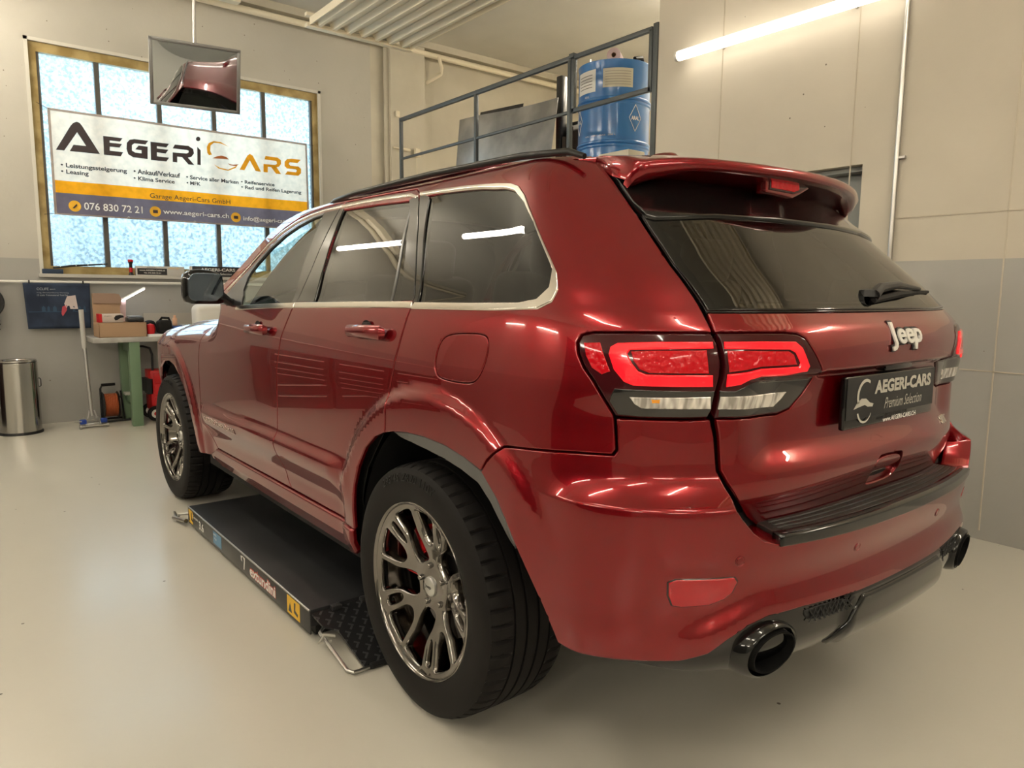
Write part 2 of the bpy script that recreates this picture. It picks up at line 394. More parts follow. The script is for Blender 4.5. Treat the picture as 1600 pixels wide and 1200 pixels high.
# right wall with the grey door's recess
DX0, DX1, DZ = .298, 1.25, 2.045
slab('wall_right', M['wall_r'], (XB, DX0, YR-.25, YR, 0, ZC), (DX0, DX1, YR-.25, YR, DZ, ZC), (DX1, 1.862, YR-.25, YR, 0, ZC))
slab('wall_left', M['wall_w'], (XB-.2, XW+.28, YL, YL+.2, 0, ZC))
slab('wall_back', M['wall_w'], (XB-.2, XB, -2.3, YL+.2, 0, ZC))
# storey below the storage deck, the deck itself and the far walls of the storage
slab('wall_under_deck', M['wall_w'], (1.862, XW, YR-.16, YR-.06, 0, 2.16))
slab('floor_deck', M['ceil'], (1.7, XW, -6.0, YR-.01, 2.16, 2.27))
slab('wall_storage', M['wall_up'], (1.5, XW, -6.2, -6.0, 2.2, ZC), (1.5, 1.62, -6.0, YR-.25, 2.2, ZC))
# pier at the window wall and the pipe run down its side
slab('wall_pier', M['wall_up'], (6.2, XW, -2.92, -2.44, 2.27, ZC), )
mb = MB(); mb.tube([(6.28, -2.425, .02), (6.28, -2.425, 4.2)], .035, 10); struct('trim_1', mb, M['wall_up'], smooth=True)
# ceiling edge: ledge and pipes along the window wall
mb = MB(); mb.box(*bx(6.18, XW, -6.0, 5.2, 4.28, ZC)); struct('trim_2', mb, M['wall_up'])
M['pipe_cream'] = mat('cream_painted_pipe', (.84, .76, .60), .6, spec=.25)
mb = MB(); mb.tube([(6.22, -5.95, 4.22), (6.22, 5.2, 4.22)], .035, 12)
o = mb.build('ceiling_pipe', M['pipe_cream']); tag(o, 'long cream pipe running under the ceiling along the window wall', 'pipe')
mb = MB(); mb.tube([(6.15, -3.1, 4.2), (6.12, -3.12, 4.06), (6.1, -3.1, 3.98), (6.25, -2.97, 3.88)], .022, 10)
o = mb.build('pipe_branch', M['pipe_cream']); tag(o, 'short bent cream pipe hanging below the ceiling beside the pier', 'pipe')
mb = MB(); mb.box((6.16, -2.78, 3.0), (.05, .07, .10), bev=.008).cyl((6.17, -2.62, 3.02), .02, .12, 'Y', 12).tube([(6.17, -2.45, 3.03), (6.17, -2.6, 3.02)], .01, 8).tube([(6.17, -2.78, 2.95), (6.17, -2.79, 2.3)], .004, 6)
o = mb.build('wall_valve', M['pipe_cream']); tag(o, 'small cream valve on the pier with a thin cable hanging down', 'valve')
mb = MB(); mb.box((6.18, -2.52, 3.43), (.03, .05, .07), bev=.006)
o = mb.build('light_switch', M['pipe_cream']); tag(o, 'tiny cream switch box high on the pier beside the pipe', 'switch')
# ribbed radiant panel under the ceiling
rp_ = empty('radiant_heating_panel', (1.08, -1.56, 3.85), 0, 'long cream ribbed radiant heating panel hanging under the ceiling', 'heating panel')
mb = MB(); mb.box((0, 0, .06), (8.2, 1.12, .02)).box((0, .56, .03), (8.2, .012, .07)).box((0, -.56, .03), (8.2, .012, .07)); mb.build('panel_sheet', M['pipe_cream'], rp_)
for i in range(7):
    mb = MB(); y = -.47+i*.94/6
    mb.prism([(-.045, .05), (-.018, .0), (.018, .0), (.045, .05)], 8.2, lambda u_, v_, t, y=y: (-4.1+t, y+u_, v_-.005)); mb.build('rib', M['pipe_cream'], rp_, smooth=False)
mb = MB(); mb.box((4.13, 0, .0), (.07, 1.18, .035), bev=.004).box((4.13, 0, .10), (.05, 1.18, .03)); mb.build('end_rail', M['pipe_cream'], rp_)
[MB().tube([(x, y, .06), (x, y, .50)], .006, 6).build('hanger', M['steel'], rp_) for x in (-3, 0, 3) for y in (-.4, .4)]
# cable trays left of the panel, close to the ceiling
mb = MB(); mb.box((6.0, .9, 4.19), (.10, 3.0, .02)).box((6.05, .9, 4.215), (.01, 3.0, .06)).box((5.95, .9, 4.215), (.01, 3.0, .06))
o = mb.build('cable_tray', M['pipe_cream']); tag(o, 'narrow cream cable tray hanging by the ceiling above the window', 'cable tray')
for i in range(4):
    mb = MB(); mb.box((4.6-i*1.2, .2, 4.30), (.12, 2.6, .10), bev=.01); o = mb.build('trim_%d' % (i+3), M['wall_up']); o['kind'] = 'structure'

# ------------------------------------------------------------------ tubes
M['tube_on'] = emis('lit_tube', (1.0, .90, .74), TUBE_E)
M['tube_soft'] = emis('lit_tube_softer', (1.0, .90, .74), 2.6)
M['tube_deck'] = emis('lit_tube_deck', (1.0, .90, .74), 42.0)  # glow of the tubes added over the storage
M['fixture'] = mat('white_fixture', (.75, .73, .68), .4)
def tube_light(c, axis, L_, label, wall, m_='tube_on'):
    o = empty('tube_light', c, 0, label, 'tube light', 'tube lights on the walls and ceiling')
    d = Vector((1, 0, 0)) if axis == 'X' else Vector((0, 1, 0))
    n = Vector(wall)
    a, b_ = -d*L_/2, d*L_/2
    MB().tube([a, b_], .033, 16).build('diffuser', M[m_], o)
    MB().tube([a-d*.02, a], .034, 16).build('end_cap', M['fixture'], o); MB().tube([b_, b_+d*.02], .034, 16).build('end_cap', M['fixture'], o)
    for k in (-.3, .3):
        p = d*L_*k; mb = MB(); mb.tube([p+n*.034, p+n*.10], .009, 8); mb.build('bracket', M['steel'], o)
    return o
tube_light((.84, YR+.10, 2.93), 'X', 1.50, 'glowing tube light high on the beige right wall above the car', (0, -1, 0), 'tube_soft')
tube_light((-2.6, YR+.10, 2.93), 'X', 1.50, 'tube light on the right wall out of the picture behind the camera', (0, -1, 0))
for x, y, z, t in ((-.9, 3.1, 4.24, 'ceiling tube light above the camera, nearer the left wall'), (-3.4, 3.1, 4.24, 'ceiling tube light behind the camera, nearer the left wall'), (-2.6, .6, 4.24, 'ceiling tube light behind the camera, nearer the right wall'), (2.85, 1.95, 3.70, 'ceiling tube light mirrored in the rear quarter window'), (5.45, 1.95, 3.70, 'ceiling tube light nearest the window, mirrored in the rear door window')):  # first three are unseen, added to brighten the room evenly
    tube_light((x, y, z), 'X', 1.5, t, (0, 0, 1))
for x, t in ((4.4, 'tube light on the left wall nearest the window'), (1.9, 'middle tube light on the left wall'), (-.8, 'tube light on the left wall beside the camera'), (-3.6, 'tube light on the left wall farthest from the window')):
    tube_light((x, YL-.10, 3.0), 'X', 1.5, t, (0, 1, 0))
tube_light((2.6, -4.5, ZC-.12), 'X', 1.5, 'ceiling tube light over the storage deck, nearer the railing', (0, 0, 1), 'tube_deck')  # both deck tubes are made up, hidden behind the wall to lift the dark storage
tube_light((2.8, -5.4, ZC-.12), 'X', 1.5, 'ceiling tube light over the far side of the storage deck', (0, 0, 1), 'tube_deck')
tube_light((XB+.10, .4, 3.0), 'Y', 1.5, 'tube light on the back wall behind the camera, nearer the right wall', (-1, 0, 0))
tube_light((XB+.10, 3.2, 3.0), 'Y', 1.5, 'tube light on the back wall behind the camera, nearer the left wall', (-1, 0, 0))

# ------------------------------------------------------------------ grey door, conduit
M['door_grey'] = mat('grey_door', (.27, .285, .275), .45)
o = slab('door_1', M['door_grey'], (DX0+.03, DX1-.03, YR-.20, YR-.15, 0, DZ-.03)); 
slab('trim_10', M['door_grey'], (DX0, DX0+.03, YR-.2, YR-.06, 0, DZ), (DX1-.03, DX1, YR-.2, YR-.06, 0, DZ), (DX0, DX1, YR-.2, YR-.06, DZ-.03, DZ))
mb = MB(); mb.box((1.15, YR-.12, 1.05), (.02, .06, .03)).box((1.10, YR-.09, 1.05), (.12, .015, .02), bev=.004); mb.build('door_handle', M['steel'], o)
mb = MB(); mb.tube([(.10, YR+.018, .0), (.10, YR+.018, 4.3)], .0125, 12)
con = mb.build('conduit', M['steel']); tag(con, 'thin shiny steel conduit running up the right wall beside the tube light', 'conduit')
for z in (.7, 2.05, 3.4):
    MB().box((.085, YR+.012, z), (.06, .024, .018), bev=.003).build('pipe_clip', M['steel'], con)
# formwork joints on the right wall
mb = MB()
for x in (1.30, .37, -.46, -1.7, -3.0): mb.box((x, YR+.0015, 2.2), (.006, .006, 4.3))
for z in (1.72, .90): mb.box((-2.2, YR+.0015, z), (4.6, .006, .006))
mb.build('trim_11', mat('wall_joint', (.54, .485, .395), .7), smooth=False)['kind'] = 'structure'
# unseen dark roller door, added on the left wall to darken the car's reflections
M['dark_door'] = mat('dark_roller_door', (.06, .055, .055), .5)
mb = MB(); mb.box(*bx(-3.4, .6, YL-.05, YL-.002, .0, 3.0))
for i in range(9): mb.box((-1.4, YL-.06, .13+i*.32), (4.0, .02, .012))
o = mb.build('door_2', M['dark_door'], smooth=False); o['kind'] = 'structure'

# made-up cabinets out of view by the window wall, darkening the doors' reflections
M['cab'] = mat('maroon_cabinet', (.030, .010, .012), .35)
for i, y in enumerate((2.55, 3.35, 4.15)):
    cb_ = empty('tool_cabinet', (5.95, y, 0), 0, ('dark tool cabinet nearest the steel bin', 'middle dark tool cabinet along the window wall', 'dark tool cabinet in the corner by the left wall')[i], 'cabinet', 'dark tool cabinets along the window wall')
    MB().box((0, .38, .50), (.60, .76, 1.0), bev=.008).build('body', M['cab'], cb_)
    for k in range(6): MB().box((-.305, .38, .14+k*.15), (.012, .70, .13), bev=.003).build('drawer', M['cab'], cb_); MB().box((-.318, .38, .185+k*.15), (.014, .60, .016), bev=.003).build('handle', M['fixture'], cb_)
# ------------------------------------------------------------------ window
M['brass'] = mat('ochre_window_frame', (.40, .29, .10), .45); noise_mix(M['brass'], (.30, .21, .07), (.46, .35, .15), 6, 4)
M['mullion'] = mat('dark_mullion', (.09, .085, .075), .5)
def frosted(name, tint, k):
    m = bpy.data.materials.new(name); m.use_nodes = True; N, L = m.node_tree.nodes, m.node_tree.links; N.clear()
    o = N.new('ShaderNodeOutputMaterial'); tl = N.new('ShaderNodeBsdfTranslucent'); rf = N.new('ShaderNodeBsdfTransparent'); gl = N.new('ShaderNodeBsdfGlossy'); x = N.new('ShaderNodeMixShader'); y = N.new('ShaderNodeMixShader')
    tx = N.new('ShaderNodeTexCoord'); n = N.new('ShaderNodeTexNoise'); n.inputs['Scale'].default_value = 34; n.inputs['Detail'].default_value = 2; bp = N.new('ShaderNodeBump'); bp.inputs['Strength'].default_value = .8; bp.inputs['Distance'].default_value = .02
    L.new(tx.outputs['Object'], n.inputs['Vector']); L.new(n.outputs[0], bp.inputs['Height'])
    mr = N.new('ShaderNodeMapRange'); mr.inputs[1].default_value = .35; mr.inputs[2].default_value = .65; mr.inputs[3].default_value = k-.22; mr.inputs[4].default_value = k+.22; L.new(n.outputs[0], mr.inputs[0])
    tl.inputs[0].default_value = (*tint, 1); rf.inputs[0].default_value = (*tint, 1); gl.inputs['Roughness'].default_value = .1
    L.new(bp.outputs[0], gl.inputs['Normal'])
    L.new(mr.outputs[0], x.inputs[0]); L.new(rf.outputs[0], x.inputs[1]); L.new(tl.outputs[0], x.inputs[2])
    y.inputs[0].default_value = .05; L.new(x.outputs[0], y.inputs[1]); L.new(gl.outputs[0], y.inputs[2]); L.new(y.outputs[0], o.inputs[0]); return m
M['frost'] = frosted('hammered_frosted_glass', (.86, .95, .98), .35)
win = empty('window_1', (XW, 0, 0)); win['kind'] = 'structure'
mb = MB(); fw = .062
for q in ((XW+.02, XW+.10, WY1-fw, WY1, WZ0, WZ1), (XW+.02, XW+.10, WY0, WY0+fw, WZ0, WZ1), (XW+.02, XW+.10, WY0+fw, WY1-fw, WZ1-.085, WZ1), (XW+.02, XW+.10, WY0+fw, WY1-fw, WZ0, WZ0+.075)):
    c, d = bx(*q); mb.box((c[0]-XW, c[1], c[2]), d)
mb.build('window_frame', M['brass'], win, smooth=False)
ys = [WY1-fw, .665, .121, -.413, -.943, WY0+fw]
for y in [WY1-fw-.012]+ys[1:5]+[WY0+fw+.012]:
    MB().box((.055, y, (WZ0+WZ1)/2), (.05, .044 if abs(y) < 1.1 else .022, WZ1-WZ0-.15)).build('mullion', M['mullion'], win, smooth=False)
for i in range(5):
    y0, y1 = ys[i+1], ys[i]
    MB().box((.07, (y0+y1)/2, (WZ0+WZ1)/2), (.006, y1-y0-.03, WZ1-WZ0-.15)).build('pane', M['frost'], win, smooth=False)
# light-grey plaster sill and reveal
M['sill'] = mat('light_sill', (.50, .49, .46), .5)
mb = MB(); mb.box(*bx(XW-.045, XW+.02, WY0-.05, 1.26, 1.40, WZ0)); struct('trim_20', mb, M['sill'])
mb = MB(); [mb.box(*bx(*q)) for q in ((XW-.012, XW, WY1, WY1+.03, WZ0, WZ1+.03), (XW-.012, XW, WY0-.03, WY0, WZ0, WZ1+.03), (XW-.012, XW, WY0-.03, WY1+.03, WZ1, WZ1+.03))]; struct('trim_21', mb, mat('white_reveal', (.66, .64, .58), .5))
# outside
M['out_white'] = mat('white_render', (.85, .85, .83), .8)
slab('outside_building', M['out_white'], (15, 15.4, -9, -.2, 0, 4.6), (15, 15.4, 2.6, 9, 0, 3.4))
slab('outside_ground', mat('outside_paving', (.55, .55, .53), .9), (6.7, 40, -20, 20, -.2, 0))
# wall pipe / rail at sill height, carrying the towel
M['rail_white'] = mat('white_rail', (.72, .71, .67), .35)
o = MB().tube([(XW-.05, YL-.05, 1.353), (XW-.05, -2.2, 1.353)], .014, 12).build('wall_rail', M['rail_white']); tag(o, 'thin white horizontal rail along the wall just under the window sill', 'rail')

# ------------------------------------------------------------------ banner
BX, BY1, BZ0, BW, BH = XW-.04, 1.10, 1.985, 2.505, .968     # left edge y, bottom z
def cloth(name, col, tr=.55):
    m = bpy.data.materials.new(name); m.use_nodes = True; N, L = m.node_tree.nodes, m.node_tree.links; N.clear()
    o = N.new('ShaderNodeOutputMaterial'); d = N.new('ShaderNodeBsdfDiffuse'); t = N.new('ShaderNodeBsdfTranslucent'); x = N.new('ShaderNodeMixShader')
    tx = N.new('ShaderNodeTexCoord'); n = N.new('ShaderNodeTexNoise'); n.inputs['Scale'].default_value = 14; n.inputs['Detail'].default_value = 3; r = N.new('ShaderNodeValToRGB')
    r.color_ramp.elements[0].position = .3; r.color_ramp.elements[1].position = .6; r.color_ramp.elements[0].color = (*[v_*.86 for v_ in col], 1); r.color_ramp.elements[1].color = (*col, 1)
    L.new(tx.outputs['Object'], n.inputs['Vector']); L.new(n.outputs[0], r.inputs[0]); L.new(r.outputs[0], d.inputs[0]); L.new(r.outputs[0], t.inputs[0])
    x.inputs[0].default_value = tr; L.new(d.outputs[0], x.inputs[1]); L.new(t.outputs[0], x.inputs[2]); L.new(x.outputs[0], o.inputs[0]); return m
M['b_white'] = cloth('banner_white', (.95, .75, .58)); M['b_orange'] = cloth('banner_orange', (.95, .34, .015)); M['b_grey'] = cloth('banner_grey', (.17, .125, .135), .5)
M['b_dark'] = mat('banner_dark_print', (.055, .042, .046), .7); M['b_hem'] = cloth('banner_hem', (.50, .42, .38), .3)
M['b_print'] = cloth('banner_orange_print', (.90, .42, .03), .5); M['b_text'] = mat('banner_pale_print', (.92, .90, .88), .7)
def bwave(s, t): return .006*math.sin(s*4.1+t*2)+.004*math.sin(s*9+1-t*3)
def bpt(s, t, d=0.): return Vector((bwave(s, t)-d, -s, t))
ban = empty('banner', (BX, BY1, BZ0), 0, 'wide white banner with dark and orange lettering tied across the window', 'banner')
def bsheet(name, m, s0, s1, t0, t1, d=0., n=50, k=14):
    bm = bmesh.new(); g = [[bm.verts.new(bpt(s0+(s1-s0)*i/n, t0+(t1-t0)*j/k, d)) for j in range(k+1)] for i in range(n+1)]
    for i in range(n):
        for j in range(k): bm.faces.new((g[i][j], g[i+1][j], g[i+1][j+1], g[i][j+1]))
    for f_ in bm.faces: f_.smooth = True
    me = bpy.data.meshes.new(name); bm.to_mesh(me); bm.free(); return link(name, me, m, ban)
h0, h1 = .205, .318
bsheet('sheet', M['b_white'], 0, BW, h1, BH); bsheet('orange_band', M['b_orange'], 0, BW, h0, h1, k=4); bsheet('grey_band', M['b_grey'], 0, BW, 0, h0, k=6)
for q in ((0, BW, BH-.022, BH), (0, .022, 0, BH), (BW-.022, BW, 0, BH), (0, BW, 0, .015)): bsheet('hem', M['b_hem'], *q, d=.0015, k=14)
def bprint(name, polys, m, dd=.004):
    for P in polys:
        tri = geometry.tessellate_polygon([[Vector((a, b, 0)) for a, b in P]])
        me = bpy.data.meshes.new(name); me.from_pydata([bpt(a, b, dd) for a, b in P], [], [tuple(t) for t in tri]); link(name, me, m, ban)
LET = {'dark':[[[0.0472,0.595],[0.1779,0.8281],[0.2024,0.8591],[0.2306,0.8734],[0.2549,0.8678],[0.2746,0.8421],[0.4102,0.5987],[0.1596,0.5968],[0.1933,0.6593],[0.2983,0.6605],[0.2295,0.7785],[0.1144,0.5963]],[[0.4457,0.7732],[0.6127,0.7728],[0.5883,0.7378],[0.4992,0.7376],[0.498,0.7165],[0.6048,0.7167],[0.5813,0.6798],[0.4969,0.6786],[0.4948,0.6416],[0.6104,0.6389],[0.5866,0.5968],[0.4435,0.5975]],[[0.8429,0.7789],[0.8155,0.7397],[0.7146,0.7374],[0.6917,0.7173],[0.689,0.6657],[0.7151,0.6497],[0.7753,0.6485],[0.7769,0.6788],[0.7196,0.6802],[0.7518,0.7208],[0.8348,0.7206],[0.8288,0.6008],[0.6975,0.6015],[0.655,0.6252],[0.6419,0.6747],[0.648,0.734],[0.6744,0.7662],[0.7168,0.7782]],[[0.863,0.7729],[1.0366,0.776],[1.0095,0.7374],[0.9209,0.737],[0.9198,0.7151],[1.0274,0.7155],[1.0002,0.6759],[0.9179,0.6768],[0.916,0.6384],[1.0299,0.6377],[1.0027,0.597],[0.8592,0.5957]],[[1.0927,0.7756],[1.2219,0.7789],[1.2677,0.7534],[1.2734,0.7092],[1.2465,0.6723],[1.2111,0.6603],[1.2714,0.592],[1.2134,0.5922],[1.1547,0.6592],[1.1085,0.6581],[1.1058,0.6001],[1.0631,0.6007],[1.0676,0.6952],[1.202,0.7005],[1.2222,0.7142],[1.2209,0.7319],[1.1982,0.7358],[1.0695,0.7351]],[[1.3443,0.8643],[1.3422,0.8554],[1.3371,0.8475],[1.3296,0.8416],[1.321,0.8388],[1.3126,0.8394],[1.3056,0.8433],[1.3012,0.85],[1.2999,0.8584],[1.3019,0.8672],[1.3071,0.8752],[1.3145,0.881],[1.323,0.8839],[1.3315,0.8833],[1.3385,0.8794],[1.343,0.8727]],[[1.3096,0.7811],[1.3414,0.7491],[1.3348,0.598],[1.3016,0.6]]],'orange':[[[1.7377,0.5991],[1.8255,0.7548],[1.852,0.7762],[1.8825,0.7617],[1.9655,0.5984],[1.9078,0.6003],[1.8495,0.7073],[1.7887,0.5976]],[[2.0193,0.7731],[2.1531,0.7716],[2.1915,0.7492],[2.1922,0.7057],[2.1661,0.6738],[2.1409,0.6637],[2.1908,0.5965],[2.131,0.5954],[2.0793,0.66],[2.0419,0.66],[2.0397,0.5981],[1.992,0.5991],[1.995,0.6854],[2.1265,0.688],[2.1455,0.7056],[2.1409,0.7288],[2.1194,0.7336],[2.0073,0.7339]],[[2.4241,0.7795],[2.3834,0.7379],[2.2943,0.7382],[2.2804,0.7178],[2.2987,0.7021],[2.3936,0.7022],[2.4245,0.6792],[2.423,0.6315],[2.3905,0.5995],[2.2347,0.598],[2.2634,0.6355],[2.3635,0.6357],[2.3754,0.6581],[2.3589,0.6668],[2.2589,0.6663],[2.2321,0.6895],[2.2337,0.7364],[2.2621,0.7679],[2.3178,0.7796]],[[1.4233,0.7113],[1.4069,0.7336],[1.4046,0.7916],[1.4256,0.8332],[1.4751,0.861],[1.5483,0.8609],[1.6358,0.823],[1.5477,0.8471],[1.4793,0.8441],[1.444,0.8112],[1.4368,0.7568],[1.4546,0.72]],[[1.4699,0.6239],[1.5172,0.5849],[1.6157,0.5728],[1.6976,0.6117],[1.7298,0.6583],[1.6982,0.6278],[1.6162,0.5848],[1.5275,0.5959]]],'emblem':[[[1.4579,0.6832],[1.5028,0.7081],[1.5524,0.722],[1.6016,0.716],[1.6305,0.6917],[1.5412,0.6891]],[[1.6139,0.6501],[1.6686,0.6414],[1.7317,0.6535],[1.6983,0.6298],[1.6381,0.633]]]}
bprint('letter', LET['dark'], M['b_dark']); bprint('letter', LET['orange'], M['b_print']); bprint('emblem', LET['emblem'], mat('red_brown_print', (.55, .17, .05), .7))
for txt, s, t, w_, h_, m_, bo in [('• Leistungssteigerung', 0.077, 0.432, 0.558, 0.052, 'b_dark', 0.012), ('• Leasing', 0.077, 0.373, 0.227, 0.052, 'b_dark', 0.012), ('• Ankauf/Verkauf', 0.694, 0.446, 0.433, 0.048, 'b_dark', 0.012), ('• Klima Service', 0.691, 0.383, 0.38, 0.04, 'b_dark', 0.012), ('• Service aller Marken', 1.185, 0.444, 0.536, 0.04, 'b_dark', 0.012), ('• MFK', 1.186, 0.387, 0.139, 0.036, 'b_dark', 0.012), ('• Reifenservice', 1.747, 0.454, 0.365, 0.038, 'b_dark', 0.012), ('• Rad und Reifen Lagerung', 1.747, 0.388, 0.671, 0.048, 'b_dark', 0.012), ('Garage Aegeri-Cars GmbH', 0.832, 0.208, 0.793, 0.062, 'b_dark', 0.0), ('076 830 72 21', 0.248, 0.062, 0.511, 0.07, 'b_text', 0.012), ('www.aegeri-cars.ch', 0.947, 0.059, 0.658, 0.062, 'b_text', 0.012), ('info@aegeri-cars.ch', 1.756, 0.047, 0.577, 0.062, 'b_text', 0.012)]:
    text('lettering', txt, M[m_], ban, lambda x, y, z, s=s, t=t: bpt(s+x, t+y, .004), w_, h_, bo*2.2 if m_ == 'b_dark' else bo)
M['icon_orange'] = mat('icon_orange', (.90, .50, .04), .7)
def bdisc(s, t, r):
    bprint('icon', [[(s+r*math.cos(a*PI/12), t+r*math.sin(a*PI/12)) for a in range(24)]], M['icon_orange'])
for s, t in [(0.1707, 0.0897), (0.8753, 0.0901), (1.6771, 0.0889)]: bdisc(s, t, .052)
for s, t in [(0.1707, 0.0897), (0.8753, 0.0901), (1.6771, 0.0889)]: bprint('icon_mark', [[(s-.022, t-.015), (s+.022, t-.015), (s+.022, t+.015), (s-.022, t+.015)]] if s > .6 else [[(s-.02, t-.02), (s-.005, t-.022), (s+.02, t+.005), (s+.018, t+.022), (s+.006, t+.01), (s-.008, t-.006)]], M['b_dark'], .007)
for s, t in ((.012, BH-.012), (.63, BH-.012), (1.25, BH-.012), (1.88, BH-.012), (BW-.012, BH-.012), (.012, .48), (BW-.012, .48), (.012, .012), (.63, .012), (1.25, .012), (1.88, .012), (BW-.012, .012)):
    mb = MB(); mb.lathe([(.007, .0), (.012, .0), (.012, .003), (.007, .003)], axis='X', seg=12, closed=True); p = bpt(s, t, .004); mb.build('eyelet', M['steel'], ban, loc=p)
for a, b_ in (((.012, BH-.012), (-.075, BH+.045)), ((BW-.012, BH-.012), (BW+.10, BH+.0)), ((.012, .012), (-.075, .0)),):
    MB().tube([bpt(*a, .006), bpt(*b_, -.055)], .0022, 6).build('tie_cord', M['black_plastic'], ban)

# ------------------------------------------------------------------ hanging inspection mirror
M['mirror'] = mat('mirror', (.52, .56, .60), .02, 1.0)
mr_ = empty('ceiling_mirror', (4.4, .30, 2.96), 0, 'grey framed mirror panel hanging tilted in front of the window', 'mirror')
# px corners lie on the plane x = 4.4
MY0, MY1, MZ0, MZ1 = -.33, .33, -.24, .24
rot = Matrix.Rotation(math.radians(0), 4, 'Y')
mb = MB(); mb.box((0, 0, 0), (.035, .66, .485), bev=.006); mb.build('backing', M['steel'], mr_)
mb = MB(); 
for q in ((0, .317, .03, .485), (0, -.317, .03, .485)): mb.box((-.022, q[1], 0), (.02, .026, .485), bev=.004)
for z in (.23, -.23): mb.box((-.022, 0, z), (.02, .66, .026), bev=.004)
mb.build('mirror_frame', mat('grey_frame', (.25, .25, .25), .35, .6), mr_)
bm = bmesh.new(); n = 16; g = [[bm.verts.new((-.021-.004*(1-(i/n*2-1)**2)*(1-(j/n*2-1)**2), -.305+.61*i/n, -.22+.44*j/n)) for j in range(n+1)] for i in range(n+1)]
for i in range(n):
    for j in range(n): bm.faces.new((g[i][j], g[i][j+1], g[i+1][j+1], g[i+1][j]))
for f_ in bm.faces: f_.smooth = True
me = bpy.data.meshes.new('mirror_glass'); bm.to_mesh(me); bm.free(); link('mirror_glass', me, M['mirror'], mr_)
mb = MB(); mb.tube([(.03, 0, .0), (.05, 0, .3), (.05, 0, 1.36)], .012, 8); mb.build('hanger', M['steel'], mr_)
mr_.rotation_euler = (0, math.radians(-17), math.radians(-9))
# ------------------------------------------------------------------ CAR: surface functions
def ss(a,b,x):
    t=np.clip((x-a)/(b-a),0,1);return t*t*(3-2*t)
def crv(tab):
    X=np.array(tab[0::2],float);Y=np.array(tab[1::2],float)
    d=np.diff(Y)/np.diff(X);m=np.zeros(len(X))
    m[0]=d[0];m[-1]=d[-1]
    for i in range(1,len(X)-1):
        if d[i-1]*d[i]>0:
            h0=X[i]-X[i-1];h1=X[i+1]-X[i];w1=2*h1+h0;w2=h1+2*h0
            m[i]=(w1+w2)/(w1/d[i-1]+w2/d[i])
    def f(x):
        x=np.clip(x,X[0],X[-1]);i=np.clip(np.searchsorted(X,x)-1,0,len(X)-2)
        h=X[i+1]-X[i];t=(x-X[i])/h
        return Y[i]*(1+2*t)*(1-t)**2+h*m[i]*t*(1-t)**2+Y[i+1]*t*t*(3-2*t)+h*m[i+1]*t*t*(t-1)
    return f
RU=1.45
fB=crv([.20,.90,.35,.915,.45,.925,.60,.938,.70,.942,.85,.945,.95,.944,1.05,.937,1.12,.927,1.18,.914,1.22,.903,1.245,.893,1.26,.885,1.30,.868,1.40,.818,1.50,.766,1.58,.722,1.63,.690,1.66,.66,1.69,.60])
fA=crv([.20,-.90,.60,-.93,.86,-.938,1.0,-.94,1.08,-.948,1.15,-.956,1.20,-.945,1.235,-.917,1.25,-.903,1.30,-.855,1.40,-.745,1.50,-.635,1.56,-.57,1.62,-.50,1.66,-.45,1.69,-.40])
fN=crv([.20,3.0,.78,3.0,.90,2.72,1.0,2.7,1.08,2.85,1.2,2.7,1.3,2.6,1.5,2.6,1.69,2.6])
fX=crv([.20,-.35,1.05,-.35,1.25,-.33,1.5,-.2,1.69,-.1])
fZT=crv([1.9,1.135,2.1,1.135,2.8,1.105,3.3,1.03,3.7,.93,3.9,.85])
XF=3.0
RC=(-.03,.387);FC=(2.90,.387)
def flare(x,z):
    d=0
    for (cx,cz),ry in ((RC,.63),(FC,.60)):
        dx=x-cx;dz=z-cz
        th=np.arctan2(dz,dx)
        r=np.hypot(dx,dz)
        R0=ry+.03*np.clip(-np.cos(th),-1,1)*(1 if cx<1 else -1)
        w=ss(R0+.004,R0-.040,r)*ss(-.25,.10,dz)*ss(-.62,-.45,x)
        d=d+w*.017*ss(.25,.48,r)
    return d
def ledge(x,z):
    w=ss(.42,.62,x)*ss(2.32,2.2,x)
    zc=.655-.02*ss(1.2,2.2,x)
    return w*(.024*ss(zc+.055,zc+.0,z)-.042*ss(zc-.004,zc-.15,z))
def side(x,z):
    y=fB(z)-.010*((x-1.1)/1.6)**2*ss(1.3,1.1,z)
    y=y+flare(x,z)+ledge(x,z)
    # front fender shoulder rounding
    w=ss(1.95,2.25,x);zt=fZT(x)
    t=np.clip((z-(zt-.16))/.16,0,1.05)
    y=y-w*.165*t**3*ss(zt+.12,zt+.03,z)
    # front/rear taper of greenhouse towards the windscreen
    y=y-.035*ss(1.0,2.0,x)*ss(1.2,1.45,z)
    return y
